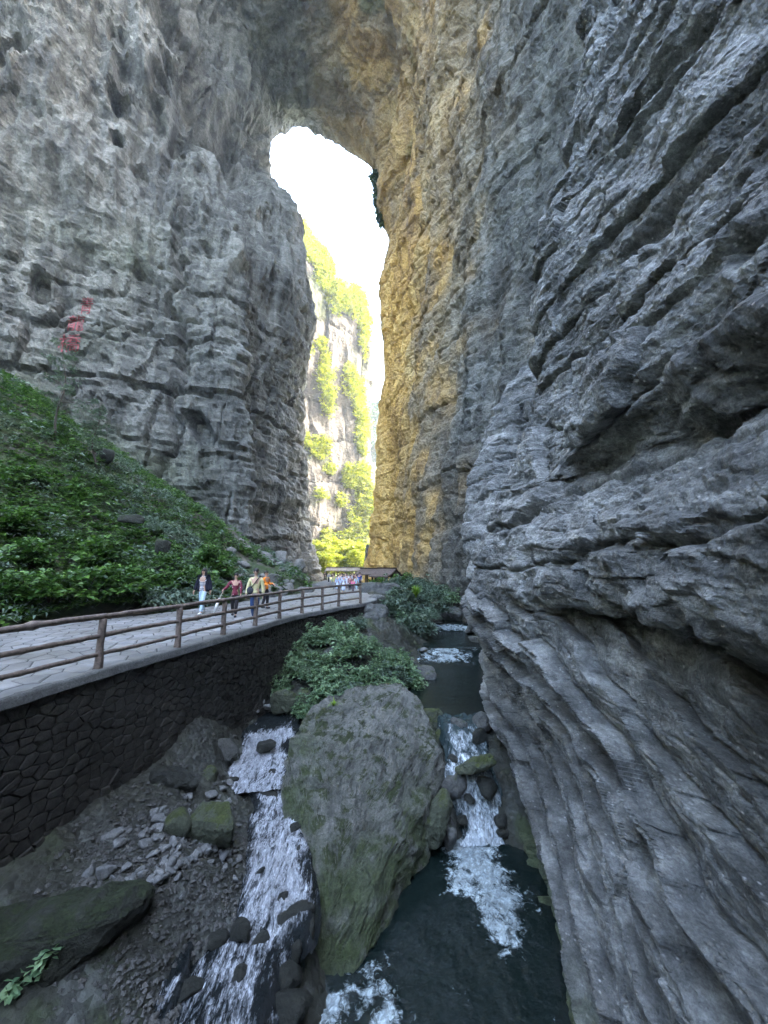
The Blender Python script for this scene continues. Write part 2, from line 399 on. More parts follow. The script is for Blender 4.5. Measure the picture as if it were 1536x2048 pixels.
R5_ = [11, 11, 10.8, 10.5, 10, 8.6, 7, 5.4, 4.8]
R6_ = [14, 14, 13.8, 13.2, 12, 11, 9.4, 7.2, 6.2]
R7_ = [17, 17, 17, 16.4, 15.2, 14, 12.5, 10, 9]
R8_ = [24, 24, 23, 22, 20, 19, 18, 16, 15]
YR = [None, 75, 63, 53, 45, 38, 31, 24, 17]
cols = []
e1 = [(x, 75, z) for x, z in ex]
cxm = -9
c0 = [(x + (-10 if i < 8 else (10 if i > 10 else 0)), 82, z + (12 if 7 < i < 12 else 0)) for i, (x, z) in enumerate(ex)]
cm1 = [(x + (-35 if i < 8 else (35 if i > 10 else 0)), 86, z + (45 if 7 < i < 12 else 0)) for i, (x, z) in enumerate(ex)]
def ring(L, ceil, Rl, Y):
    return [(x, y, z) for (x, y), z in zip(L, lz)] + ceil + [(x, Y, z) for x, z in zip(Rl, rz_)]
c2_ = ring(L2, [(-27, 63, 103.5), (-16, 63, 105.5), (-7, 63, 101)], R2_, 63)
c3_ = ring(L3, [(-31, 55, 106), (-16, 54, 109), (-5, 53, 104)], R3_, 53)
c4_ = ring(L4, [(-33, 46, 107), (-16, 46, 112), (-2, 45, 107)], R4_, 45)
c5_ = ring(L5, [(-36, 38, 106), (-16, 39, 113), (0, 38, 109)], R5_, 38)
c6_ = ring(L6, [(-46, 28, 112), (-18, 32, 116), (2, 31, 112)], R6_, 31)
c7_ = ring(L7, [(-56, 18, 118), (-20, 28, 122), (6, 25, 120)], R7_, 24)
c9_ = [(x_ + (10 if i < 11 else 30), y_ - 20, z_) for i, (x_, y_, z_) in enumerate(ring([(-110, -15)] * 8, [(-70, 28, 150), (-20, 52, 150), (14, 42, 150)], R8_, 17))]
c8_ = ring(L8, [(-70, 8, 125), (-20, 32, 132), (14, 22, 128)], R8_, 17)
G = np.array([cm1, c0, e1, c2_, c3_, c4_, c5_, c6_, c7_, c8_, c9_], float)
G = np.swapaxes(G, 0, 1)
rc = [34, 46, 46, 42, 46, 40, 38, 26, 26, 24, 24, 34, 30, 40, 56, 40, 40, 50, 34]
cc = [6, 14, 46, 52, 44, 56, 56, 40, 24, 8]
S = sheet(G, rc, cc); N = grid_normals(S, (-8, 50, 45)); nr, nc = S.shape[:2]
P = S.reshape(-1, 3); Nn = N.reshape(-1, 3)
rowi = np.repeat(np.arange(nr), nc) / nr
X_, Y_, Z_ = P.T
left = smoothstep(-8, -14, X_)
upz = smoothstep(30, 52, Z_)
wz = fbm(P, .05, 4, 203); wz2 = fbm(P, .22, 4, 207)
along = X_ * .95 + Y_ * .5; wz2 = wz2 * 1.8
# left pillar: horizontal beds and big joints below, flutes and solution holes above
v1, c1 = blocks(along + wz * 8, Z_ + wz * 4 + wz2 * .8, 9, 6.2, 25, .28)
v2, c2 = blocks(along + wz2 * 2, Z_ + wz2 * .9 + wz * 2, 3.6, 2.1, 29, .16, .6)
v3, c3 = blocks(along * 1.0 + wz2 * 2.5, Z_ + wz2 * .5, 1.5, .8, 33, .10, .35)
flute = fbm(P, .16, 5, 211, s=(1, 1, .33), ridged=True)
flute2 = fbm(P, .45, 4, 213, s=(1, 1, .3), ridged=True)
lowL = left * (1 - upz)
d = 2.0 * fbm(P, .06, 3, 201) * (.4 + .6 * left) + .7 * fbm(P, .2, 4, 215)
d += (lowL + (1 - left) * .5) * (1.1 * v1 - .8 * c1 + .85 * v2 - .42 * c2 + .32 * v3 - .2 * c3)
d += left * (.15 + .85 * upz) * (2.6 * flute + 1.3 * flute2) + (1 - left) * (1.0 * fbm(P, .2, 5, 217, s=(1, 1, .3), ridged=True) + .35 * flute2)
d += .42 * fbm(P, .7, 5, 219, ridged=True, gain=.62)
holes = np.clip(fbm(P, .16, 3, 221, s=(1, 1, .7)) - .25, 0, 1) * upz * left * smoothstep(-24, -30, X_)
d -= 9.0 * holes
holes2 = np.clip(fbm(P, .33, 3, 227) - .33, 0, 1) * left * smoothstep(25, 45, Z_)
d -= 4.5 * holes2
# tall vertical joint splitting the left pillar, with a small cave
jx = -27.0 + 2.0 * wz2
d -= 1.9 * np.exp(-((X_ - jx) / .55) ** 2) * left * smoothstep(62, 38, Z_) * smoothstep(46.0, 49, Y_ + 3)
cave = U(395, 850, 47.5)
d -= 3.4 * smoothstep(.35, .75, np.exp(-(((X_ - cave[0] + .5 * (Z_ - cave[2])) / 1.6) ** 2 + ((Z_ - cave[2]) / 2.4) ** 2)) + .22 * flute2) * left * (np.abs(Z_ - cave[2]) < 5) * (np.abs(X_ - cave[0]) < 5)
jb = U(100, 725, 40)[2]
d -= 1.1 * np.exp(-((Z_ - 24.5 - wz2 * .8) / .33) ** 2) * left
cq = U(440, 200, 52); d -= 10 * np.exp(-((X_ - cq[0] - .12 * (Z_ - cq[2])) / 3.6) ** 2 - ((Z_ - cq[2]) / 13) ** 2) * left * (1 + .5 * wz2)
for (hx, hy, hr, hd) in [(50, 120, 1.3, 3), (15, 145, 1.8, 3), (190, 120, 1.1, 3), (180, 202, .8, 3), (22, 242, 1.5, 3), (35, 535, 1.0, 2.5), (300, 110, 1.2, 3), (315, 62, 1.2, 3), (240, 90, 1.0, 2), (215, 245, .9, 2), (350, 120, 1.2, 3), (10, 60, 4, 5)]:
    q = U(hx, hy, 39 if hx < 220 else 43); d -= .75 * hd * smoothstep(.3, .75, np.exp(-((X_ - q[0]) / hr) ** 2 - ((Z_ - q[2]) / (hr * 2.1)) ** 2) + .42 * wz2 + .22 * flute2 - .1) * left * (np.abs(X_ - q[0]) < 3 * hr) * (np.abs(Z_ - q[2]) < 4 * hr)
# hollows in the right wall high up
for (px, py, Yh, rx, rz2, dep) in [(870, 200, 62, 3.6, 5, 3), (900, 270, 58, 2.6, 6, 3), (860, 350, 62, 1.6, 4, 2), (1000, 60, 40, 2.5, 5, 2.5), (985, 400, 52, 1.2, 7, 1.6), (890, 740, 60, .7, 2.4, 1.4), (870, 870, 60, 1.6, 1.2, 1.3), (930, 640, 56, 1, 3.5, 1.3)]:
    q = U(px, py, Yh)
    d -= dep * 1.2 * np.exp(-(((Y_ - q[1]) / (rx * 1.5)) ** 2 + ((Z_ - q[2] + .8 * (Y_ - q[1])) / rz2) ** 2) * np.clip(1.2 + wz2, .5, 2)) * (1 - left)
fade = smoothstep(0, 1, np.tile(np.arange(nc) / 10, nr))     # keep the outside lip thin
edgek = 1 - .45 * np.exp(-((Y_ - 75) / 3.0) ** 2)
V = P + Nn * (d * edgek)[:, None]
oc = (1 - left) * smoothstep(24, 62, Y_ + 8 * wz + 9 * wz2) * (1 - .5 * smoothstep(45, 90, Z_)) * smoothstep(104, 84, Z_ - 6 * wz) * (.55 + .45 * smoothstep(-.15, .35, wz2 + .6 * wz + (Y_ - 52) * .03))  # ochre rock, with warm bounce from the sunlit cliff put into the colour
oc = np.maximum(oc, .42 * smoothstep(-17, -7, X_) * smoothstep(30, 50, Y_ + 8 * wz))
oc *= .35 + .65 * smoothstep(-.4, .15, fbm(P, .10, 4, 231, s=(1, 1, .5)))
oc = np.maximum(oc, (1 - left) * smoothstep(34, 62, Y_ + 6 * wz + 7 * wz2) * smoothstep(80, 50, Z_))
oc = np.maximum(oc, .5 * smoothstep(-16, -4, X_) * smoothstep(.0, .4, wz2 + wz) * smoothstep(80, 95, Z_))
ms = left * .5 * smoothstep(-.1, .5, fbm(P, .09, 4, 241) + .012 * (40 - Z_)) * smoothstep(60, 35, Z_) * smoothstep(-18, -30, X_)
ms = np.maximum(ms, (1 - left) * .7 * smoothstep(.28, .5, fbm(P, .13, 5, 243, s=(1, 1, .6))) * smoothstep(50, 56, Y_))
me = mk_mesh('cliff_arch', V, grid_faces(nr, nc), M['arch'], dict(moss=ms, ochre_bounce=oc), smooth=False)
arch = tag(obj('cliff_arch', me), kind='structure')
print('cliff_arch', len(V))

# --- sunlit cliff beyond the arch, and a hazier one behind it
def far_cliff(name, outline, Y, back, seed, mat, n=(200, 160), dx=-46):
    """outline: (px, py) down the right-hand silhouette, top to foot"""
    G = []
    for (px, py) in outline:
        q = U(px, py, Y)
        G.append([(q[0] + dx * 1.5, Y - 34 * Y / 150, q[2] * 1.15 + 6), (q[0] + dx, Y - 24 * Y / 150, q[2] * 1.12 + 4), (q[0] + dx * .5, Y - 12 * Y / 150, q[2] * 1.06 + 2), (q[0] - 4, Y - 3, q[2]), (q[0], Y, q[2]), (q[0] - 3, Y + back * .4, q[2]), (q[0] - 14, Y + back, q[2])])
    k = len(G) - 1
    S = sheet(G, [n[0] // k] * k, [20, 40, 60, 24, 16, 10]); N = grid_normals(S, (20, 0, 30)); nr, nc = S.shape[:2]
    P = S.reshape(-1, 3); s = 150 / Y
    wz = fbm(P, .04 * s, 3, seed)
    v1, c1 = blocks(P[:, 0] + wz * 6, P[:, 2] + wz * 8, 14 / s, 16 / s, seed, .8)
    d = 3.0 / s * fbm(P, .05 * s, 4, seed + 1, s=(1, 1, .3), ridged=True) + 1.6 / s * fbm(P, .18 * s, 5, seed + 2, s=(1, 1, .4), ridged=True) + 1.5 / s * v1 - 1.0 / s * c1
    V = P + N.reshape(-1, 3) * d[:, None]
    me = mk_mesh(name, V, grid_faces(nr, nc), mat, dict(moss=.5 * smoothstep(.1, .4, fbm(P, .05 * s, 4, seed + 9)), ochre_bounce=np.zeros(len(V))), smooth=False)
    return tag(obj(name, me), kind='structure'), V.reshape(nr, nc, 3)
far1, far1V = far_cliff('cliff_sunlit', [(596, 448), (640, 505), (668, 560), (715, 590), (732, 650), (730, 745), (716, 830), (727, 900), (733, 960), (748, 1020), (745, 1090), (742, 1150), (742, 1168)], 150, 40, 301, M['far'], (216, 160))
far2, far2V = far_cliff('cliff_distant', [(768, 822), (785, 860), (790, 940), (790, 1040), (790, 1150)], 265, 60, 331, M['distant'], (80, 160), dx=-60)

# --- unseen cliff added behind the viewer to block low light, open above
bk = [[(x, y - .12 * z, z) for x, y in ((30, -10), (22, -34), (4, -46), (-16, -50), (-40, -42), (-70, -24), (-100, -5))] for z in (-8, 6, 16, 26, 34, 42)]
S = sheet(bk, [8] * 5, [8] * 6); N = grid_normals(S, (0, 0, 20)); P = S.reshape(-1, 3)
V = P + N.reshape(-1, 3) * (3 * fbm(P, .08, 4, 801))[:, None]
tag(obj('cliff_rear_blocker', mk_mesh('cliff_rear_blocker', V, grid_faces(*S.shape[:2]), M['arch'], dict(moss=.4 + 0 * V[:, 0], ochre_bounce=0 * V[:, 0]))), kind='structure')
# ------------------------------------------------------------------ ground
# edges of the path (x, y, z): right edge follows the railing
PR = np.array([(-7.3, -4), (-6.9, 1), (-6.5, 4.3), (-6.03, 6.4), (-5.69, 8.22), (-5.16, 10.25), (-4.73, 12.04), (-4.33, 13.76), (-3.97, 15.5), (-3.44, 17.2), (-2.77, 18.5), (-2.18, 20), (-1.18, 21.6), (-.55, 23.6), (-.6, 26), (-1.3, 33), (-3.6, 47), (-5.5, 62), (-6.5, 76), (-7, 95)])
PL = np.array([(-14, -4), (-13.8, 1), (-13.6, 6), (-13.4, 9), (-13, 12), (-12.2, 13.6), (-10.9, 15.2), (-10.0, 16.8), (-9.3, 18.4), (-8.6, 20.5), (-8.0, 22.5), (-7.5, 24.4), (-7.1, 26.2), (-6.7, 28.5), (-6.3, 31), (-6.4, 36), (-8.6, 48), (-10.3, 62), (-11, 76), (-12, 95)])
def pathz(y): return np.interp(y, [25, 36, 85, 110], [0, -.2, -.95, -1.2])
def edge_x(E, y): return np.interp(y, E[:, 1], E[:, 0])

# left slope
sl = [(x, y, 0.0) for x, y in PL[::2]] + [(x - .9, y + .2, .25) for x, y in PL[3:14:2]]
for px, py, Y in [(0, 765, 24), (100, 838, 25.5), (200, 912, 28), (290, 965, 31), (380, 1012, 34), (470, 1078, 38), (560, 1128, 44), (632, 1166, 52),
                  (0, 1000, 18.5), (150, 1050, 20), (300, 1100, 23), (400, 1120, 26), (500, 1142, 30), (0, 1150, 15.5)]:
    q = U(px, py, Y); sl.append(tuple(q))
sl += [(-43, 41, 19), (-30, 46, 11), (-21, 50, 6.5), (-16, 62, .3), (-50, 20, 25), (-60, -10, 26), (-32, 2, 14), (-24, -8, 8), (-14, 70, -.6), (-13, 90, -1.2), (-17, 2, 1.4), (-16, 8, 1.2), (-40, 100, 10), (-5, 60, -.8), (-5, 80, -1), (0, 95, -1.2), (-30, 120, 5), (10, 120, 0), (-2, 45, -.4)]
sl = np.array(sl); slope_f = tps(sl[:, :2], sl[:, 2], .3)
def slope_z(x, y):
    z = slope_f(x, y)
    inside = smoothstep(.0, .8, edge_x(PL, y) - x)        # 0 on the path
    return np.where(inside > 0, np.maximum(z, pathz(y) - .1) * inside + (pathz(y) - .12) * (1 - inside), pathz(y) - .12)
xs = np.concatenate([np.linspace(-120, -45, 20)[:-1], np.linspace(-45, -5.5, 230), ]); ys = np.concatenate([np.linspace(-60, 6, 30)[:-1], np.linspace(6, 60, 250)[:-1], np.linspace(60, 340, 40)])
X, Y = np.meshgrid(xs, ys)
Z = slope_z(X, Y)
P = np.stack([X.ravel(), Y.ravel(), Z.ravel()], 1)
off = smoothstep(.15, 2.5, (edge_x(PL, Y) - X)).ravel()
lump = (.9 * fbm(P, .22, 3, 401) + .30 * fbm(P, .9, 4, 402, ridged=True) + .10 * fbm(P, 3, 4, 404)) * off
far = smoothstep(80, 140, Y.ravel())
P[:, 2] += lump * (1 - far); 
P[:, 2] = P[:, 2] * (1 - far) + (-1.5 + 2 * fbm(P, .03, 3, 405)) * far
# drop under the retaining wall
P[:, 2] = np.where((X.ravel() > edge_x(PR, Y.ravel()) - .5), np.minimum(P[:, 2], -.6 + pathz(Y.ravel())), P[:, 2])
t = NT('slope_soil'); v = t.coord()
n = t.noise(v, 1.1, 8, .65)
soil = t.ramp(n, [(.35, (.03, .026, .018)), (.55, (.075, .066, .048)), (.7, (.15, .14, .115))])
soil = t.mix(t.ramp(t.noise(v, .35, 5), [(.36, 0.0), (.52, .95)]), soil, t.ramp(t.noise(v, 4, 6), [(.3, (.015, .025, .008)), (.7, (.05, .085, .02))]))
t.set('Base Color', soil); t.set('Roughness', .95); t.set('Normal', t.bump(t.noise(v, 7, 9, .7), 1, .12))
M['slope'] = t.m
FF = grid_faces(len(ys), len(xs)); cc_ = P[FF].mean(1); FF = FF[(cc_[:, 0] < edge_x(PR, cc_[:, 1]) - .7) | (cc_[:, 1] > 34)]
hill = tag(obj('hillside', mk_mesh('hillside', P, FF, M['slope'], dict(moss=np.zeros(len(P))))), kind='structure')

# gully to the right of the path: bed of the stream with its banks
bed = [(0, 1700, -2.35), (300, 1520, -2.3), (420, 1430, -2.05), (510, 1352, -1.75), (600, 1284, -1.35), (700, 1228, -.75), (740, 1205, -.4),
       (200, 1700, -2.85), (350, 1600, -2.85), (300, 1800, -3.15), (420, 1740, -3.35), (440, 1500, -2.75), (100, 1800, -2.9), (0, 1900, -3.0), (200, 1960, -3.45), (60, 2040, -3.4), (380, 1680, -3.1),
       (530, 1440, -3.15), (500, 1470, -3.15), (570, 1440, -3.2), (540, 1500, -3.5), (460, 1560, -3.55), (545, 1575, -3.6), (520, 1640, -3.85), (540, 1720, -3.95), (540, 1800, -4.05), (500, 1850, -4.05), (400, 1990, -4.15), (420, 2060, -4.25), (560, 2000, -4.5),
       (640, 1925, -4.9), (600, 1835, -4.1), (585, 1900, -4.2), (1000, 1850, -5.5), (850, 1900, -5.5), (750, 2020, -5.4), (1100, 2040, -5.5), (1000, 1720, -5.1), (880, 1730, -5.2),
       (945, 1560, -3.9), (950, 1620, -4.5), (985, 1620, -4.3), (900, 1450, -3.0), (960, 1450, -3.0), (900, 1510, -3.5), (870, 1560, -3.6),
       (900, 1390, -3.5), (850, 1400, -3.4), (970, 1390, -3.4), (860, 1335, -3.1), (930, 1330, -2.9), (970, 1330, -2.8), (900, 1275, -2.75), (880, 1300, -2.75), (940, 1300, -2.75), (850, 1262, -2.6), (920, 1255, -2.6), (960, 1270, -2.6),
       (690, 1262, -.95), (640, 1290, -1.3), (760, 1290, -1.5), (700, 1330, -1.7), (620, 1345, -2.0), (800, 1320, -2.1), (835, 1345, -2.8), (570, 1390, -2.6), (640, 1390, -2.5), (740, 1385, -2.6), (530, 1400, -2.75), (790, 1250, -1.1), (830, 1255, -1.9), (760, 1215, -.6)]
gl = [tuple(UZ(*b)) for b in bed]
gl += [(3.4, 30, -1.9), (6, 30, -2), (1.6, 30, -.9), (5, 34, -1.4), (7, 36, -.6), (2, 40, -1.2), (5, 40, -.8), (0, 48, -1.6), (3, 50, -1.5), (-1, 60, -1.3), (2, 66, -1.2), (-2, 80, -1.3), (0, 100, -1.4), (.8, 26, -.7), (2.2, 27, -1.6),
       (1, 3, -5.4), (-1.5, 3, -4.6), (-4, 3, -3.6), (-5.8, 3, -2.7), (2.6, 3, -5.4), (1, -6, -5.4), (-6, -6, -3), (3, -10, -5), (9, 20, -2), (12, 30, 0), (9, 10, -5), (6, 5, -5.5)]
gl = np.array(gl); gf = tps(gl[:, :2], gl[:, 2], .02)
xs = np.concatenate([np.linspace(-8.5, 4.5, 300)[:-1], np.linspace(4.5, 14, 30)]); ys = np.concatenate([np.linspace(-12, 5.5, 30)[:-1], np.linspace(5.5, 17, 250)[:-1], np.linspace(17, 34, 110)[:-1], np.linspace(34, 100, 50)])
X, Y = np.meshgrid(xs, ys); Z = gf(X, Y)
P = np.stack([X.ravel(), Y.ravel(), Z.ravel()], 1)
dry = smoothstep(-3.6, -2.6, P[:, 2] + .0)
P[:, 2] += .16 * fbm(P, .8, 3, 421) + .10 * fbm(P, 2.6, 4, 422, ridged=True) * 1.0 + .035 * fbm(P, 8, 3, 423, ridged=True)
P[:, 2] = np.where(X.ravel() < edge_x(PR, Y.ravel()) - .25, np.minimum(P[:, 2], pathz(Y.ravel()) - .3), P[:, 2])
t = NT('gully_soil'); v = t.coord()
n = t.noise(v, 1.4, 9, .68)
c = t.ramp(n, [(.33, (.008, .009, .005)), (.52, (.023, .025, .016)), (.7, (.055, .060, .044))])
vo = t.n('ShaderNodeTexVoronoi', dict(feature='F1'), Vector=v, Scale=9.0)
c = t.mix(t.ramp(t.noise(v, .9, 5), [(.5, 0.0), (.6, .8)]), c, t.ramp(vo.outputs['Color'], [(.2, (.02, .022, .018)), (.6, (.05, .055, .046)), (.9, (.12, .13, .115))]))
c = t.mix(t.ramp(t.noise(v, .8, 6, .6), [(.56, 0.0), (.66, .8)]), c, (.03, .045, .012))
t.set('Base Color', c); t.set('Roughness', t.ramp(n, [(.4, .35), (.6, .8)]))
hh = t.math('ADD', t.noise(v, 8, 9, .7), t.math('MULTIPLY', vo.outputs['Distance'], -.6))
t.set('Normal', t.bump(hh, 1, .07)); M['bed'] = t.m
bedo = tag(obj('stream_bed', mk_mesh('stream_bed', P, grid_faces(len(ys), len(xs)), M['bed'])), kind='structure')
def bed_arr(x, y):
    z = gf(x, y); Q = np.stack([x, y, z], 1)
    return z + .16 * fbm(Q, .8, 3, 421) + .10 * fbm(Q, 2.6, 4, 422, ridged=True) + .035 * fbm(Q, 8, 3, 423, ridged=True)
def bed_z(x, y): return float(bed_arr(np.array([float(x)]), np.array([float(y)]))[0])
for ii in range(1):
    tag(obj('ground', pydata('ground', [(-700, -300, -8.0), (700, -300, -8.0), (700, 1500, -8.0), (-700, 1500, -8.0)], [(0, 1, 2, 3)], M['slope'])), kind='structure')

# ------------------------------------------------------------------ water
def water_mat(name, deep, foam_glint, rough=.04, fscale=3.0, flow=(1, 1, 1), bump=.03, bscale=5, lo=.5, hi=.62):
    t = NT(name); v = t.coord(scale=flow)
    f = t.attr('foam'); n = t.noise(v, fscale, 9, .62, .9); n2 = t.noise(v, fscale * 3.3, 6, .65, 1.2); n0 = t.noise(t.coord(), .9, 3)
    m = t.math('ADD', t.math('ADD', t.math('MULTIPLY', n, .6), t.math('MULTIPLY', n2, .36)), t.math('MULTIPLY', t.math('SUBTRACT', n0, .4), .35))
    m = t.math('ADD', m, t.math('MULTIPLY_ADD' if False else 'SUBTRACT', t.math('MULTIPLY', f, .42), .21))
    mask = t.ramp(m, [(lo, 0.0), (hi, 1.0)])
    fo2 = t.ramp(t.math('ADD', t.math('MULTIPLY', n, .4), t.math('MULTIPLY', n2, .6)), [(.36, tuple(c * .25 for c in foam_glint)), (.52, tuple(c * .8 for c in foam_glint)), (.64, tuple(min(.85, c * 1.7) for c in foam_glint))])
    col = t.mix(mask, deep, fo2)
    t.set('Base Color', col); t.set('Roughness', t.ramp(mask, [(0.0, rough), (1.0, .35)])); t.set('IOR', 1.33); t.set('Specular IOR Level', .5)
    b = t.noise(v, bscale, 8, .62, .4); 
    t.set('Normal', t.bump(t.math('ADD', b, t.math('MULTIPLY', n2, .35)), 1.0, bump))
    return t.m
M['pool'] = water_mat('pool_water', (.005, .010, .009), (.24, .29, .30), bump=.035, bscale=2.4)
M['rapid'] = water_mat('rapid_water', (.010, .014, .015), (.42, .45, .48), fscale=4.6, flow=(1.9, .55, 1), bump=.16, bscale=6.0, rough=.05, lo=.47, hi=.62)  # pale flecks are foam plus silver sky glare put into the colour
M['fall'] = water_mat('fall_water', (.02, .035, .036), (.38, .43, .45), fscale=3.6, flow=(1.6, .6, .8), bump=.08, bscale=4, lo=.46, hi=.66)
def water_sheet(name, poly_fn, xs, ys, zf, mat, foamf, rip=(.02, 2.5)):
    X, Y = np.meshgrid(xs, ys); Z = zf(X, Y)
    P = np.stack([X.ravel(), Y.ravel(), Z.ravel()], 1)
    fo = foamf(P)
    P[:, 2] += rip[0] * fbm(P, rip[1], 3, 501) * (1 + 2 * fo) + fo * .05 * fbm(P, rip[1] * 4, 3, 503, ridged=True)
    F = grid_faces(len(ys), len(xs))
    keep = poly_fn(P[F].mean(1)); F = F[keep]
    return tag(obj(name, mk_mesh(name, P, F, mat, dict(foam=fo))), kind='structure')
def blob(P, pts):
    r = np.zeros(len(P))
    for (px, py, z, rad, st) in pts:
        q = UZ(px, py, z); r = np.maximum(r, st * np.exp(-(((P[:, 0] - q[0]) ** 2 + (P[:, 1] - q[1]) ** 2) / rad ** 2)))
    return r
# lower pool
water_sheet('pool', lambda Q: np.ones(len(Q), bool), np.linspace(-1.9, 4.2, 200), np.concatenate([np.linspace(-10, 5.6, 24)[:-1], np.linspace(5.6, 11.8, 220)]), lambda X, Y: X * 0 - 4.8, M['pool'],
            lambda P: np.clip(blob(P, [(940, 1690, -4.8, .7, 1.0), (975, 1750, -4.8, .55, 1.0), (1000, 1800, -4.8, .55, .95), (1020, 1850, -4.8, .45, .75), (950, 1720, -4.8, .6, .9), (935, 1760, -4.8, .5, .7), (625, 1985, -4.8, .26, 1.1), (650, 2020, -4.8, .3, 1.0), (720, 2000, -4.8, .5, .55), (760, 2040, -4.8, .5, .5)]) +
                  .62 * np.clip(fbm(P, 2.2, 4, 511, s=(1.8, .6, 1)) + .35, 0, 1) * blob(P, [(960, 1900, -4.8, 1.6, 1.0), (1000, 1980, -4.8, 1.2, 1.0), (760, 1990, -4.8, .7, 1)]), 0, 1.1))
# middle pool and the upper reach above its riffle
water_sheet('pool', lambda Q: np.ones(len(Q), bool), np.linspace(-.3, 6, 90), np.linspace(13.1, 21.2, 120), lambda X, Y: -2.8 + .5 * smoothstep(18.9, 21.2, Y), M['pool'],
            lambda P: np.clip((.42 + .45 * fbm(P, 1.3, 3, 6)) * smoothstep(18.4, 20, P[:, 1] + 1.2 * fbm(P, .7, 3, 3)) + blob(P, [(890, 1320, -2.7, .8, .35)]), 0, .8), rip=(.015, 1.5))
water_sheet('pool', lambda Q: np.ones(len(Q), bool), np.linspace(0, 8, 60), np.linspace(21.15, 31, 90), lambda X, Y: -2.32 + .35 * smoothstep(26.4, 28.0, Y), M['pool'],
            lambda P: np.clip(.75 * np.exp(-((P[:, 1] - 27.3 + .25 * (P[:, 0] - 4)) / .8) ** 2) + .45 * smoothstep(22.2, 21.2, P[:, 1]), 0, 1), rip=(.015, 1.5))
# left stream: a ribbon running down beside the big boulder
def ribbon(name, rows, mat, foam, nl=26, nw=46, amp=.05, fr=3.0):
    G = [[UZ(xl, yl, z), UZ((xl + xr) / 2, (yl + yr) / 2, z), UZ(xr, yr, z)] for xl, yl, xr, yr, z in rows]
    S = sheet(G, [nl] * (len(rows) - 1), [nw // 2] * 2); nr, nc = S.shape[:2]; P = S.reshape(-1, 3).copy()
    u = np.tile(np.linspace(0, 1, nc), nr)
    fo = np.full(len(P), 0.0) + np.interp(np.repeat(np.linspace(0, 1, nr), nc), np.linspace(0, 1, len(foam)), foam)  # foam amount; along the streams it doubles as painted silver glare
    P[:, 2] += amp * fbm(P, fr, 4, 521, ridged=True) + amp * .6 * fbm(P, fr * 3, 3, 523, ridged=True)
    e = np.minimum(u, 1 - u) * 2
    fo = fo * (.35 + .65 * smoothstep(.05, .5, e + .35 * fbm(P, 1.8, 3, 529)))
    P[:, 2] -= .30 * (1 - smoothstep(.0, .26, e + .12 * fbm(P, 2.2, 3, 527)))
    return tag(obj(name, mk_mesh(name, P, grid_faces(nr, nc), mat, dict(foam=fo))), kind='structure')
ribbon('stream', [(455, 1448, 640, 1400, -2.98), (470, 1468, 610, 1445, -2.98), (478, 1480, 600, 1466, -3.02), (470, 1500, 590, 1492, -3.25), (425, 1548, 600, 1530, -3.33), (420, 1592, 605, 1580, -3.4)], M['rapid'], [.05, .25, .9, .85, .75, .75])
ribbon('stream', [(488, 1578, 575, 1574, -3.40), (500, 1605, 590, 1590, -3.52), (480, 1650, 610, 1630, -3.64), (478, 1700, 625, 1690, -3.70), (466, 1760, 640, 1760, -3.77), (455, 1820, 640, 1830, -3.82), (440, 1860, 625, 1870, -3.87), (370, 1930, 570, 1915, -3.94), (330, 2000, 560, 1985, -4.0), (250, 2110, 560, 2080, -4.08)], M['rapid'], [.5, .7, .6, .65, .7, .75, .7, .55, .6, .55, .5], nl=34)
ribbon('stream', [(250, 1930, 400, 1880, -3.72), (220, 2000, 380, 1960, -3.82), (120, 2090, 330, 2060, -3.95)], M['rapid'], [.3, .45, .35])
# small waterfall from it into the lower pool, and the cascade on the right
ribbon('waterfall', [(566, 1880, 612, 1870, -3.9), (572, 1905, 610, 1895, -4.05), (580, 1960, 612, 1945, -4.5), (590, 1990, 640, 1975, -4.82)], M['fall'], [.3, .25, .45, .8], amp=.03)
ribbon('cascade', [(858, 1432, 975, 1432, -2.8), (880, 1462, 970, 1452, -2.86), (890, 1498, 985, 1490, -3.2), (880, 1535, 990, 1530, -3.45), (895, 1560, 1000, 1555, -3.6), (905, 1590, 1010, 1588, -3.95), (915, 1625, 1015, 1622, -4.3), (925, 1665, 1012, 1660, -4.6), (900, 1700, 1025, 1695, -4.82)], M['fall'], [.1, .35, .55, .5, .75, .95, .8, .9, .9], amp=.10, fr=2.2)

# ------------------------------------------------------------------ path with its flagstones
def voronoi(pts, bounds=None, k=14, gap=.02, jig=None):
    pts = np.asarray(pts); out = []
    for i, p in enumerate(pts):
        dd = ((pts - p) ** 2).sum(1); nb = np.argsort(dd)[1:k + 1]
        poly = [np.array(q) for q in ((p[0] - 2, p[1] - 2), (p[0] + 2, p[1] - 2), (p[0] + 2, p[1] + 2), (p[0] - 2, p[1] + 2))]
        for j in nb:
            n = pts[j] - p; L = np.linalg.norm(n); n = n / L; c = (p + pts[j]) / 2 - n * gap / 2; new = []
            for a in range(len(poly)):
                A, B = poly[a], poly[(a + 1) % len(poly)]; da, db = (A - c) @ n, (B - c) @ n
                if da <= 0: new.append(A)
                if (da < 0) != (db < 0) and abs(da - db) > 1e-9: new.append(A + (B - A) * (da / (da - db)))
            poly = new
            if len(poly) < 3: break
        out.append(np.array(poly) if len(poly) >= 3 else None)
    return out
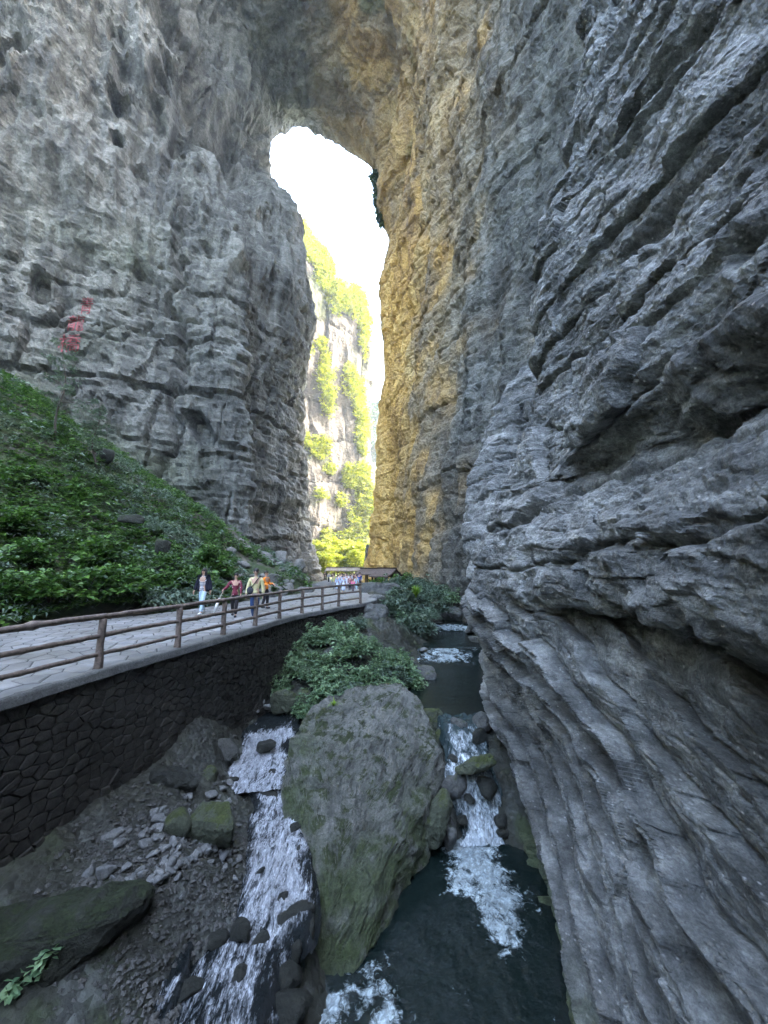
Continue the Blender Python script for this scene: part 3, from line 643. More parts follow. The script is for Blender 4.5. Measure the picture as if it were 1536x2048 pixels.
def slab(poly, h, bev, f3):
    """poly in 2D, raised h with a bevelled rim; f3 maps (u, v, height) to 3D"""
    n = len(poly); c = poly.mean(0); V = []; Fs = []
    inner = c + (poly - c) * (1 - bev)
    dome = [random.uniform(.85, 1.15) for _ in range(n)]
    V += [f3(q[0], q[1], -h) for q in poly]
    V += [f3(q[0], q[1], h * .45) for q in poly]
    V += [f3(q[0], q[1], h * d_) for q, d_ in zip(inner, dome)]
    V.append(f3(c[0], c[1], h * random.uniform(1.0, 1.25)))
    for i in range(n):
        j = (i + 1) % n
        Fs += [(i, j, n + j, n + i), (n + i, n + j, 2 * n + j, 2 * n + i), (2 * n + i, 2 * n + j, 3 * n)]
    return V, Fs
PRs = cr_axis(PR.astype(float), [8] * (len(PR) - 1)); PLs = cr_axis(PL.astype(float), [8] * (len(PL) - 1))
slen = np.concatenate([[0], np.cumsum(np.linalg.norm(np.diff(PRs, axis=0), axis=1))])
def path_pt(s, wv, h):
    i = np.interp(s, slen, np.arange(len(slen))); k = np.arange(len(slen))
    a = np.array([np.interp(i, k, PRs[:, 0]), np.interp(i, k, PRs[:, 1])]); b = np.array([np.interp(i, k, PLs[:, 0]), np.interp(i, k, PLs[:, 1])])
    wd = np.linalg.norm(b - a); q = a + (b - a) * (wv / wd)
    return (q[0], q[1], float(pathz(q[1])) + h)
t = NT('paving_bed'); v = t.coord(); n = t.noise(v, 5, 7)
t.set('Base Color', t.ramp(n, [(.3, (.03, .03, .028)), (.7, (.09, .09, .085))])); t.set('Roughness', .8); t.set('Normal', t.bump(n, .8, .02)); M['pathbed'] = t.m
t = NT('flagstone'); v = t.coord(); n = t.noise(v, 1.6, 8, .6); oi = t.n('ShaderNodeObjectInfo').outputs['Random']; ri = t.n('ShaderNodeNewGeometry').outputs['Random Per Island']
f = t.math('ADD', t.math('MULTIPLY', n, .6), t.math('MULTIPLY', t.math('ADD', oi, ri), .2))
st_ = t.ramp(t.noise(t.coord(), .45, 6, .65), [(.38, (.62, .60, .54)), (.6, (1.05, 1.05, 1.05))])
t.set('Base Color', t.mix(1.0, st_, t.ramp(f, [(.25, (.13, .13, .126)), (.5, (.20, .202, .20)), (.75, (.30, .302, .30))]), 'MULTIPLY')); t.set('Roughness', .55); t.set('Normal', t.bump(t.noise(v, 14, 8, .7), .7, .012)); M['flag'] = t.m
V = []; Fs = []; K = 7
for k, (a, b) in enumerate(zip(PRs, PLs)):
    for j in range(K):
        q = a + (b - a) * j / (K - 1); V.append((q[0], q[1], float(pathz(q[1]))))
path = tag(obj('path', mk_mesh('path', V, grid_faces(len(PRs), K), M['pathbed'])), kind='structure')
pts = []; s0 = 5.0
s = s0; row = 0
while s < 42:
    step = .42 if s < 30 else .6
    wmax = np.linalg.norm(np.array(path_pt(s, 0, 0)) - np.array([np.interp(np.interp(s, slen, np.arange(len(slen))), np.arange(len(slen)), PLs[:, k]) for k in (0, 1)] + [0])[:3]) if False else 7.0
    for j in range(15):
        wv = .28 + j * .55 + (row % 2) * .27 + random.uniform(-.14, .14)
        pts.append((s + random.uniform(-.12, .12), wv))
    s += step; row += 1
cells = voronoi(pts, gap=.035)
good = []
for p, c in zip(pts, cells):
    if c is None: continue
    b = path_pt(p[0], 0, 0); i = np.interp(p[0], slen, np.arange(len(slen))); k = np.arange(len(slen)); bl = np.array([np.interp(i, k, PLs[:, 0]), np.interp(i, k, PLs[:, 1])])
    W = np.linalg.norm(bl - np.array(b[:2]))
    c = c.copy(); c[:, 1] = np.clip(c[:, 1], .03, W - .03)
    if c[:, 1].max() - c[:, 1].min() < .12: continue
    q = path_pt(p[0], min(p[1], W), 0)
    if abs(q[0]) > q[1] * 1.03 + .5 or p[0] < s0 + .5: continue
    good.append((q[0] ** 2 + q[1] ** 2, c))
good.sort(key=lambda g: g[0])
jv, jf = [], []
for i, (d_, c) in enumerate(good):
    cs = c; V, Fs = slab(cs, random.uniform(.012, .026), .12, path_pt)
    if i < 295: obj('flagstone', pydata('flagstone', V, Fs, M['flag']), path)
    else: jf += [tuple(a + len(jv) for a in f_) for f_ in Fs]; jv += V
if jv: tag(obj('paving', pydata('paving', jv, jf, M['flag']), path), kind='stuff')
print('flagstones', len(good))

# ------------------------------------------------------------------ retaining wall under the path
wall = empty('retaining_wall', (-5.7, 8.2, 0), 'dark rubble stone retaining wall holding up the path above the stream', 'wall')
i0, i1 = 8 * 1, 8 * 13 + 6
wl = PRs[i0:i1]; ws = np.concatenate([[0], np.cumsum(np.linalg.norm(np.diff(wl, axis=0), axis=1))])
def wall_pt(s, z, h):
    x = np.interp(s, ws, wl[:, 0]); y = np.interp(s, ws, wl[:, 1]); x2 = np.interp(s + .1, ws, wl[:, 0]); y2 = np.interp(s + .1, ws, wl[:, 1])
    if s > ws[-1] - .11: x2, y2 = x + (wl[-1] - wl[-2])[0], y + (wl[-1] - wl[-2])[1]
    t_ = np.array([x2 - x, y2 - y]); t_ /= np.linalg.norm(t_) + 1e-9; n_ = np.array([t_[1], -t_[0]])
    bat = .06 * (-z)
    return (x + n_[0] * (h + bat) - 0 - wall.location.x, y + n_[1] * (h + bat) - wall.location.y, z)
V = []; zsr = [-.16, -1.2, -2.4, -3.4]
for s in ws:
    for z in zsr: V.append(wall_pt(s, z, -.035))
obj('mortar', mk_mesh('mortar', V, grid_faces(len(ws), len(zsr)), M['darkstone']), wall)
pts = []
s = .2; 
while s < ws[-1]:
    for j in range(19):
        pts.append((s + random.uniform(-.08, .08), -.24 - j * .19 + random.uniform(-.09, .09)))
    s += .25
    for j in range(19):
        pts.append((s + random.uniform(-.08, .08), -.33 - j * .155 + random.uniform(-.055, .055)))
    s += .25
cells = voronoi([(a_ * .62, b_) for a_, b_ in pts], gap=.013); cells = [None if c_ is None else c_ * np.array([1 / .62, 1.0]) for c_ in cells]; good = []
for p, c in zip(pts, cells):
    if c is None: continue
    q = wall_pt(p[0], p[1], 0); wx, wy = q[0] + wall.location.x, q[1] + wall.location.y
    if wy < 4.6 or p[1] < bed_z(wx + .15, wy) - .35: continue
    c = c.copy(); c[:, 1] = np.minimum(c[:, 1], -.14)
    if np.ptp(c[:, 1]) < .07: continue
    good.append((wx * wx + wy * wy, c))
good.sort(key=lambda g: g[0]); jv, jf = [], []
for i, (d_, c) in enumerate(good):
    V, Fs = slab(c, random.uniform(.006, .03), .16, wall_pt)
    if i < 290: obj('stone', pydata('stone', V, Fs, M['wallstone']), wall)
    else: jf += [tuple(a + len(jv) for a in f_) for f_ in Fs]; jv += V
if jv: tag(obj('far_masonry', pydata('far_masonry', jv, jf, M['wallstone']), wall), kind='stuff')
print('wall stones', len(good))
# coping slab along the edge of the path
V = []; Fq = []
cs = [(-.10, .012), (.05, .012), (.07, -.02), (.09, -.15), (-.1, -.16)]
for k, s in enumerate(np.linspace(.05, ws[-1], 150)):
    for (h, z) in cs:
        q = wall_pt(s, 0, h + .02 * mnoise.noise((s * 2, h, 0))); V.append((q[0], q[1], z + .012 * mnoise.noise((s * 3, z * 5, 4)) + (float(pathz(q[1] + wall.location.y)))))
obj('coping', mk_mesh('coping', V, grid_faces(150, 5, True), M['stone'], smooth=False), wall)
# ------------------------------------------------------------------ log railing
M['log'] = plain('weathered_log', (.155, .125, .105), .75, .35, 14, .3, .012)
posts = [(-6.6, 4.3)] + [tuple(p) for p in PR[3:13]]
posts = [(-6.75, 2.3), (-6.4, 4.4), (-6.08, 6.35)] + [tuple(p) for p in PR[4:13]]
posts = [(x - .12, y - .03) for x, y in posts]
rail_e = empty('railing', (posts[3][0], posts[3][1], 0), 'rustic log railing with three knotty rails along the edge of the path', 'railing')
ox, oy = posts[3]
def tube(pts, rad, nseg=10, seed=0, knots=0.0, bark=.08, name='rail', mat=None, cap=True):
    pts = [Vector(p) for p in pts]; V = []; Fs = []
    T = [(pts[min(i + 1, len(pts) - 1)] - pts[max(i - 1, 0)]).normalized() for i in range(len(pts))]
    up = Vector((0, 0, 1)) if abs(T[0].z) < .9 else Vector((1, 0, 0))
    kn = [random.Random(seed * 31 + q).uniform(0, 1) for q in range(3)]
    for i, (p, t_) in enumerate(zip(pts, T)):
        a = t_.cross(up).normalized(); b = t_.cross(a).normalized(); r = rad[i] if hasattr(rad, '__len__') else rad
        u = i / max(1, len(pts) - 1)
        for k in kn: r *= 1 + knots * math.exp(-((u - k) / .025) ** 2)
        for j in range(nseg):
            th = 2 * math.pi * j / nseg
            rr = r * (1 + bark * mnoise.noise((i * .6 + seed * 7.3, math.cos(th) * 1.4, math.sin(th) * 1.4)))
            V.append(p + (a * math.cos(th) + b * math.sin(th)) * rr)
    for i in range(len(pts) - 1):
        for j in range(nseg):
            j2 = (j + 1) % nseg; Fs.append((i * nseg + j, i * nseg + j2, (i + 1) * nseg + j2, (i + 1) * nseg + j))
    if cap: Fs.append(tuple(range(nseg))[::-1]); Fs.append(tuple((len(pts) - 1) * nseg + j for j in range(nseg)))
    me = pydata(name, V, Fs, mat, True); return me
heights = (.30, .66, 1.04)
for i, (x, y) in enumerate(posts):
    x -= ox; y -= oy
    pp = [(x + random.uniform(-.01, .01), y, -.04 + 1.04 * k / 8) for k in range(9)]
    rr = [.092, .080, .074, .07, .068, .068, .07, .072, .07]
    obj('post', tube(pp, rr, 12, i, .05, .12, 'post', M['log']), rail_e)
    if i < len(posts) - 1:
        x2, y2 = posts[i + 1][0] - ox, posts[i + 1][1] - oy
        for hh in heights:
            sag = random.uniform(-.02, .02); top = hh > 1
            n = 16; ext = .03
            pp = [(x + (x2 - x) * (-ext + (1 + 2 * ext) * k / n), y + (y2 - y) * (-ext + (1 + 2 * ext) * k / n), hh + sag * math.sin(math.pi * k / n) + .012 * mnoise.noise((k * .5, i * 3, hh * 9))) for k in range(n + 1)]
            r0 = .056 if top else .044
            obj('rail', tube(pp, r0 * random.uniform(.92, 1.1), 9, i * 5 + int(hh * 10), .28, .16, 'rail', M['log']), rail_e)

# ------------------------------------------------------------------ boulders
def hull_mesh(name, pts, cuts=3, amp=.06, f=1.2, seed=0, mat=None, smooth=.35, bevel=0):
    bm = bmesh.new()
    for p in pts: bm.verts.new(p)
    r = bmesh.ops.convex_hull(bm, input=bm.verts)
    for v in [v for v in bm.verts if not v.link_faces]: bm.verts.remove(v)
    bmesh.ops.triangulate(bm, faces=bm.faces)
    size = max(max(v.co[k] for v in bm.verts) - min(v.co[k] for v in bm.verts) for k in range(3))
    for c in range(cuts):
        bmesh.ops.subdivide_edges(bm, edges=bm.edges, cuts=1, use_grid_fill=True, smooth=0)
        if c < 2: bmesh.ops.smooth_vert(bm, verts=bm.verts, factor=smooth, use_axis_x=True, use_axis_y=True, use_axis_z=True)
    bm.normal_update()
    V = np.array([v.co for v in bm.verts]); Nn = np.array([v.normal for v in bm.verts])
    Fq = np.array([[v.index for v in f_.verts] for f_ in bm.faces]); bm.free()
    s = 1 / size
    Q = V * s + seed * 3.1
    d = amp * size * (fbm(Q, f * 2, 4, seed) + .5 * fbm(Q, f * 5, 4, seed + 1, ridged=True))
    V = V + Nn * d[:, None]
    return mk_mesh(name, V, Fq, mat, dict(moss=np.zeros(len(V))), smooth=cuts < 4)
def rand_hull(seed, sx, sy, sz, n=13, flat=.0):
    r = random.Random(seed); P = []
    for _ in range(n):
        v = Vector((r.gauss(0, 1), r.gauss(0, 1), r.gauss(0, 1))).normalized() * r.uniform(.85, 1.1)
        v = Vector([math.copysign(abs(c) ** .75, c) for c in v])
        P.append((v.x * sx, v.y * sy, v.z * sz))
    return P
def boulder(px, py, z, rx, ry, rz, label, mat='boulder', seed=0, group=None, cuts=3, name='boulder', amp=.05, rot=None, Y=None):
    q = UZ(px, py, z) if Y is None else U(px, py, Y)
    me = hull_mesh(name, rand_hull(seed, rx, ry, rz), cuts, amp, 1.2, seed, M[mat])
    o = obj(name, me); o.location = q; o.rotation_euler = (0, 0, rot if rot is not None else (seed * 1.7) % 6.28)
    return tag(o, label, 'rock', group)

# the big carved-looking slab between the two arms of the stream
bp = []
for px, py, Y in [(745, 1368, 13.0), (805, 1372, 12.8), (690, 1385, 12.6), (640, 1400, 12.2), (606, 1440, 11.8), (580, 1500, 11.0), (566, 1560, 10.4), (572, 1620, 9.9), (590, 1690, 9.3), (604, 1760, 8.7), (618, 1840, 8.2), (606, 1910, 7.9), (640, 1955, 7.55), (690, 1945, 7.6), (745, 1880, 8.1), (790, 1770, 8.9),
                  (825, 1690, 9.6), (822, 1640, 9.9), (868, 1545, 10.9), (880, 1500, 11.4), (866, 1450, 12), (838, 1400, 12.6),
                  (650, 1500, 10.7), (760, 1480, 11.2), (700, 1600, 9.7), (760, 1600, 9.95), (680, 1720, 8.75), (720, 1740, 8.8), (660, 1840, 8.0), (820, 1500, 11.1), (700, 1420, 12.0)]:
    bp.append(Vector(U(px, py, Y)))
bp += [Vector((-2.2, 12.5, -4.2)), Vector((1.2, 13.2, -4.2)), Vector((1.5, 11.4, -4.6)), Vector((-2.2, 10, -4.8)), Vector((-.9, 8.2, -5.4)), Vector((-.2, 8.6, -5.4)), Vector((.8, 9.8, -5))]
cen = Vector((-.4, 10.2, -3.4))
me = hull_mesh('boulder', [p - cen for p in bp], 5, .012, 2.2, 5, M['bigboulder'], smooth=0)
nv = len(me.vertices); co = np.empty(nv * 3, np.float32); me.vertices.foreach_get('co', co); co = co.reshape(-1, 3)
no = np.empty(nv * 3, np.float32); me.vertices.foreach_get('normal', no); no = no.reshape(-1, 3)
sw = fbm(co, .8, 4, 71); rg = fbm(co + sw[:, None] * .5, 1.5, 5, 73, ridged=True, s=(1.2, .8, 1.2)); 
d = -.10 + .15 * (rg + .3) + .07 * fbm(co, 3.2, 4, 75, ridged=True) + .10 * sw
vL, cL = blocks(co[:, 0] + co[:, 1] * .3, co[:, 2] + .7 * co[:, 1] * .3 + sw * .5, 1.6, .5, 3, .03); d -= .05 * cL
co += no * d[:, None]; me.vertices.foreach_set('co', co.ravel()); me.update()
wx = co + np.array(cen)[None]
mo = np.clip(smoothstep(-3.0, -4.3, wx[:, 2] + .5 * fbm(co, .9, 4, 77)) + smoothstep(-1.2, -2.2, wx[:, 0] + .5 * fbm(co, 1.2, 4, 78)) * smoothstep(-2.0, -2.8, wx[:, 2]), 0, 1) * .85 * smoothstep(-.35, .1, fbm(co, 2.4, 5, 79))
me.attributes['moss'].data.foreach_set('value', mo.astype(np.float32))
bb = obj('boulder', me); bb.location = cen; tag(bb, 'huge slanting boulder with swirling ridges and mossy flanks between the two arms of the stream', 'boulder')

B = [ # px, py, z, rx, ry, rz, label, mat
 (428, 1655, -3.05, .62, .42, .52, 'block of rock with bright green moss on top beside the left arm of stream', 'mossy'),
 (360, 1645, -2.9, .34, .3, .28, 'round mossy rock just left of the bright green mossy block', 'mossy'),
 (445, 1500, -2.85, .42, .36, .30, 'rounded brown boulder at the lip where the left stream spills', 'boulder'),
 (533, 1492, -3.12, .34, .24, .16, 'flat dark rock parting the water at the top of the left rapid', 'darkstone'),
 (408, 1560, -3.0, .34, .32, .30, 'olive mossy boulder above the bright green mossy block', 'mossy'),
 (540, 1588, -3.5, .38, .16, .14, 'low brown rock bar across the left stream between two rapids', 'darkstone'),
 (100, 1875, -3.05, 1.65, .6, .55, 'long dark mossy boulder at the lower left corner of the gully', 'darkmoss'),
 (480, 1862, -3.75, .20, .16, .22, 'small dark rock standing in the left stream rapid', 'darkstone'),
 (600, 1870, -4.05, .34, .28, .30, 'dark wet rock shelf above the little waterfall', 'darkstone'),
 (585, 2010, -4.75, .34, .3, .34, 'wet grey rock beside the white foam at the foot of little waterfall', 'boulder'),
 (540, 1960, -4.35, .34, .3, .25, 'black wet rock left of the little waterfall', 'darkstone'),
 (862, 1440, -2.85, .55, .5, .42, 'green mossy boulder at the sill of the middle pool', 'mossy'),
 (885, 1475, -3.2, .38, .34, .4, 'mossy rock just below the sill of the middle pool', 'mossy'),
 (918, 1448, -2.82, .34, .28, .24, 'grey green boulder in the sill next to the cascade head', 'boulder'),
 (962, 1442, -2.75, .36, .3, .33, 'grey boulder wedged in the sill against the right cliff', 'boulder'),
 (962, 1475, -3.0, .30, .26, .26, 'dark round stone below the sill against the right cliff', 'darkstone'),
 (948, 1525, -3.15, .62, .36, .30, 'wide flat mossy boulder over which the cascade drops', 'mossy'),
 (975, 1575, -3.75, .34, .3, .3, 'black wet rock under the wide flat mossy boulder', 'darkstone'),
 (905, 1570, -3.75, .42, .42, .42, 'brown boulder left of the cascade below the big slab', 'boulder'),
 (868, 1640, -4.2, .62, .5, .85, 'dark green wedge of rock leaning in the pool beside the big slab', 'mossy'),
 (905, 1680, -4.6, .40, .36, .45, 'dark rock at the foot of the cascade on its left', 'boulder'),
 (815, 1720, -4.75, .40, .4, .55, 'shaded green rock tucked under the big slab at the pool', 'mossy'),
 (1000, 1640, -4.45, .25, .25, .3, 'small rock in the cascade against the right cliff', 'darkstone'),
 (905, 1238, -1.9, 1.15, 1.0, .95, 'large rounded grey boulder by the upper stream at the cliff foot', 'boulder'),
 (945, 1258, -2.05, .55, .5, .5, 'round pale grey boulder beside the large rounded one at upper stream', 'boulder'),
 (952, 1280, -2.2, .5, .35, .25, 'low flat stone in the water under the round pale boulder', 'boulder'),
 (848, 1302, -2.3, .24, .2, .2, 'small white stone on the sill of the upper pool', 'stone'),
 (752, 1222, -.45, .85, .7, .55, 'brown boulder below the rounded end of the path', 'boulder'),
 (800, 1200, -.35, 1.5, .8, .5, 'long pale grey slab rock past the end of the railing', 'scree'),
 (757, 1198, -.1, .9, .6, .30, 'low grey rock touching the end of the path', 'scree'),
 (760, 1186, -.2, 2.2, 1.2, .95, 'broad dark rock beside the crowd on the path', 'boulder'),
 (742, 1235, -.7, .55, .45, .35, 'greyish stone half hidden by the bush under the path end', 'boulder'),
 (515, 1385, -2.45, .26, .2, .18, 'pale angular stone at the top of the stone heap below the wall', 'stone'),
 (522, 1405, -2.6, .22, .18, .12, 'flat pale stone in the heap below the wall', 'stone'),
 (490, 1405, -2.6, .18, .16, .14, 'small round stone in the heap near the wall foot', 'stone'),
 (540, 1412, -2.7, .30, .2, .13, 'long flat stone at the pool edge in the heap', 'stone'),
 (508, 1425, -2.75, .24, .18, .12, 'grey flat stone lowest in the heap by the left pool', 'stone'),
 (480, 1445, -2.85, .30, .22, .14, 'dark flat stone at the left edge of the little pool', 'boulder'),
 (570, 1400, -2.5, .5, .4, .42, 'mossy square boulder beside the stone heap at the bush', 'mossy'),
 (605, 1405, -2.6, .42, .4, .42, 'mossy dark boulder behind the top of the huge slab', 'mossy'),
 (340, 1560, -2.6, .75, .3, .28, 'long dark ledge of rock below the path wall', 'darkstone'),
 (372, 1532, -2.65, .17, .14, .13, 'pale pointed stone on top of the gravel bank', 'stone'),
 (175, 1745, -2.8, .14, .1, .26, 'blue grey upright stone on the gravel bank', 'stone'),
 (225, 1668, -2.75, .24, .16, .1, 'pale flat stone on the upper part of the gravel bank', 'stone'),
 (848, 1350, -2.75, .7, .55, .55, 'mossy grey boulder under the bush at the middle pool edge', 'boulder'),
 (815, 1362, -2.7, .6, .5, .35, 'dark low rock at the water under the bush', 'boulder'),
 (893, 1324, -2.75, .26, .2, .12, 'dark stone poking through the riffle above the middle pool', 'darkstone'),
]
for i, (px, py, z, rx, ry, rz, lb, mt) in enumerate(B):
    boulder(px, py, z, rx, ry, rz, lb, mt, 11 + i * 3, cuts=4 if rx > .42 else 3, amp=.075, rot=(.35 if i == 6 else ((i * .37) % .8 - .4 if rx > 1.15 * ry else None)))
WR = [(590, 1845, -3.95, .30, 'dark ledge stone between left stream and the foot of big slab'), (578, 1895, -4.05, .26, 'wet ledge stone at the brink above the little waterfall'), (572, 1950, -4.2, .26, 'wet ledge stone right of the broad lower part of left stream'), (575, 2030, -4.35, .3, 'wet ledge stone at the bottom between the stream and the foam'),
 (500, 1640, -3.68, .16, 'small wet stone at the left edge of the stream below the rock bar'), (590, 1655, -3.68, .14, 'wet stone by the big slab in the upper part of left stream'), (470, 1720, -3.75, .18, 'wet stone on the left margin halfway down the left stream'),
 (520, 1745, -3.75, .10, 'little dark stone breaking the white water halfway down the left stream'), (565, 1800, -3.82, .12, 'dark stone splitting the left stream close to the big slab'), (450, 1800, -3.82, .2, 'brown stone at the left margin of the stream above its widest part'),
 (525, 1880, -3.9, .15, 'dark pair-like stone right of the small dark rock in the rapid'), (430, 1880, -3.85, .17, 'wet stone where the left stream spreads out'), (480, 1950, -4.0, .13, 'low dark stone in the broad lower part of left stream'), (380, 1985, -4.0, .2, 'brown wet stone in the shallow lower left of the stream'),
 (330, 1930, -3.75, .26, 'flat brown rock in the thin film of water at lower left'), (545, 1545, -3.36, .11, 'small stone sticking out of the first rapid beside the slab'), (470, 1560, -3.36, .13, 'stone at the left shore of the first rapid'), (600, 1700, -3.72, .10, 'tiny dark stone against the flank of big slab'),
 (940, 1600, -4.0, .16, 'dark stone in the middle of the cascade'), (925, 1640, -4.35, .15, 'wet stone at the left side of the cascade foot'), (905, 1520, -3.35, .17, 'stone at the head of the cascade beside the big slab'), (1005, 1665, -4.6, .16, 'small stone at the foot of the cascade by the cliff')]
for i, (px, py, z, s, lb) in enumerate(WR):
    boulder(px, py, z, s * 1.25, s, s * .8, lb, 'darkstone', 401 + i * 3, cuts=3, amp=.06)
# scree rocks along the foot of the left cliff
S_ = [(655, 1112, 40, .9, .7, .75, 'rounded brown block perched on the scree below the left pillar'),
      (0, 0, 0, 0, 0, 0, '')]
def gz(x, y): return float(slope_z(np.array([x]), np.array([y]))[0])
S_ = [(563, 1115, 40, 1.0, .7, .9, 'brown squarish block perched on top of the scree ridge'),
      (598, 1135, 42, 1.4, .6, 1.0, 'pale greenish pointed slab standing behind the scree ridge'),
      (520, 1108, 39, 1.7, .6, .5, 'long grey slab lying along the top of the scree ridge'),
      (560, 1150, 36, 1.5, .8, .8, 'big grey slab in the middle of the scree behind the walkers'),
      (600, 1165, 37, 1.8, .7, .55, 'long leaning grey slab low on the scree near the crowd'),
      (540, 1160, 30, .9, .6, .6, 'grey rock behind the person in orange'),
      (575, 1180, 30, 1.2, .6, .5, 'wide grey rock at the path edge past the person in orange'),
      (612, 1182, 32, 1.1, .6, .45, 'low grey rock at the path edge before the crowd'),
      (630, 1176, 40, 1.0, .7, .5, 'last grey rock where the scree meets the pillar foot'),
      (505, 1140, 31, .8, .6, .6, 'grey boulder on the scree above the man in yellow'),
      (265, 1030, 22, .8, .5, .4, 'bare grey rock showing among the slope undergrowth'),
      (215, 905, 27, .7, .5, .8, 'dark rock standing at the upper rim of green slope'),
      (330, 1085, 22, .6, .5, .5, 'shaded rock in a gap of the undergrowth below the spiky plant')]
for i, (px, py, Y, rx, ry, rz, lb) in enumerate(S_):
    o = boulder(px, py, 0, rx, ry, rz, lb, 'scree' if i < 10 else 'darkmoss', 201 + i * 3, Y=Y, cuts=3, amp=.04)
    if i >= 10: o.location.z -= .25
small = [hull_mesh('scree_stone', rand_hull(900 + k, .30, .22, .18, 10), 2, .05, 1.5, k, M['scree']) for k in range(5)]
r = random.Random(5)
for k in range(90):
    px, py = r.uniform(455, 640), 0
    Y = r.uniform(24, 40); x = (px - 768) / 785 * Y
    if x > edge_x(PL, Y) - .3: x = edge_x(PL, Y) - r.uniform(.3, 3)
    o = obj('scree_stone', small[k % 5]); o.location = (x, Y, gz(x, Y) + .1); s = r.uniform(.6, 2.2); o.scale = (s, s, s); o.rotation_euler = (r.uniform(-.4, .4), r.uniform(-.4, .4), r.uniform(0, 6))
    tag(o, 'loose grey stone lying on the scree between path and left pillar', 'rock', 'loose stones on the scree')
pebb = [hull_mesh('loose_stone', rand_hull(800 + k, .13, .10, .055, 9), 2, .05, 1.5, k, M['stone']) for k in range(6)]
for k in range(230):
    px, py = r.gauss(370, 85), r.gauss(1720, 95)
    if not (200 < px < 480 and 1540 < py < 1900): continue
    q = UZ(px, py, -3.0); z = bed_z(q[0], q[1]); q = UZ(px, py, z); z = bed_z(q[0], q[1])
    o = obj('loose_stone', pebb[k % 6]); o.location = (q[0], q[1], z + .03); s = r.uniform(.4, 1.3) * (1.5 if k < 40 else .9); o.scale = (s, s * r.uniform(.7, 1.2), s * r.uniform(.8, 1.4)); o.rotation_euler = (r.uniform(-.5, .5), r.uniform(-.5, .5), r.uniform(0, 6))
    tag(o, 'loose angular grey stone lying on the gravel bank below the path wall', 'rock', 'loose stones on the gravel bank')
# gravel: far too many to count
V = []; Fq = []
base = np.array([(0, 0, 1), (1, 0, 0), (0, 1, 0), (-1, 0, 0), (0, -1, 0), (0, 0, -1)], float)
bf = [(0, 1, 2), (0, 2, 3), (0, 3, 4), (0, 4, 1), (5, 2, 1), (5, 3, 2), (5, 4, 3), (5, 1, 4)]
n = 7000
px = rng.normal(350, 120, n); py = rng.normal(1720, 130, n)
ok = (px > 60) & (px < 500) & (py > 1470) & (py < 2050); px, py = px[ok], py[ok]
qs = np.array([UZ(a, b, -3.0) for a, b in zip(px, py)]); zz = bed_arr(qs[:, 0], qs[:, 1])
wallok = qs[:, 0] > edge_x(PR, qs[:, 1]) + .25; qs, zz = qs[wallok], zz[wallok]
m = len(qs); sc = (.012 + .05 * rng.random((m, 1)) ** 3.5) * np.array([1.2, .9, .55]) ; ang = rng.random(m) * 6.28
bb_ = base[None] * (1 + .5 * (rng.random((m, 6, 1)) - .5)) * sc[:, None, :]
ca, sa = np.cos(ang)[:, None], np.sin(ang)[:, None]
X_, Y_ = bb_[..., 0] * ca - bb_[..., 1] * sa, bb_[..., 0] * sa + bb_[..., 1] * ca
Vt = np.stack([X_ + qs[:, 0:1], Y_ + qs[:, 1:2], bb_[..., 2] + zz[:, None] + .01 + .1 * rng.random((m, 1)) * 0], -1).reshape(-1, 3)
Ft = (np.array(bf)[None] + (np.arange(m) * 6)[:, None, None]).reshape(-1, 3)
M['gravel'] = rock_mat('gravel', (.02, .02, .018), (.05, .05, .045), (.13, .13, .12), size=.2, bump=.004)
tag(obj('gravel', mk_mesh('gravel', Vt, Ft, M['gravel'], smooth=False)), kind='stuff')

# ------------------------------------------------------------------ red characters cut in the left cliff
M['red'] = plain('red_paint', (.17, .042, .045), .8, .35, 6)
bpy.context.view_layer.update(); dg = bpy.context.evaluated_depsgraph_get()
def cast(px, py):
    dg = bpy.context.evaluated_depsgraph_get(); d_ = Vector(ray(px, py)).normalized(); ok, loc, nor, i, ob, mm = scene.ray_cast(dg, Vector(CAM), d_, distance=900)
    return (loc, nor, ob) if ok else (None, None, None)
ins = None
for ch, cx, cy, wp, hp_, col in [('青', 173, 611, 25, 33, 0), ('龍', 152, 646, 34, 31, 0), ('橋', 139, 686, 44, 36, 0)]:
    cu = bpy.data.curves.new('character', 'FONT'); cu.body = ch; cu.size = 1; cu.resolution_u = 3; cu.extrude = 0; cu.offset = 0
    to = bpy.data.objects.new('character', cu); C.objects.link(to); bpy.context.view_layer.update()
    me = bpy.data.meshes.new_from_object(to.evaluated_get(bpy.context.evaluated_depsgraph_get())); bpy.data.objects.remove(to)
    bm = bmesh.new(); bm.from_mesh(me); bmesh.ops.triangulate(bm, faces=bm.faces)
    bmesh.ops.subdivide_edges(bm, edges=[e for e in bm.edges if e.calc_length() > .12], cuts=2)
    xs_ = [v.co.x for v in bm.verts]; ys_ = [v.co.y for v in bm.verts]; x0, x1, y0, y1 = min(xs_), max(xs_), min(ys_), max(ys_)
    c0_, n0, ob = cast(cx, cy)
    if ins is None: ins = empty('inscription', c0_, 'three large red Chinese characters painted one below another on the left cliff', 'inscription')
    for v in bm.verts:
        u, t_ = (v.co.x - x0) / (x1 - x0) - .5, (v.co.y - y0) / (y1 - y0) - .5
        loc, nor, ob = cast(cx + u * wp + t_ * 6, cy - t_ * hp_)
        if loc is None: loc = c0_
        v.co = loc - Vector(ins.location) - (loc - Vector(CAM)).normalized() * .12
    bm.to_mesh(me); bm.free(); me.materials.clear(); me.materials.append(M['red'])
    obj('character', me, ins)
print('things done')
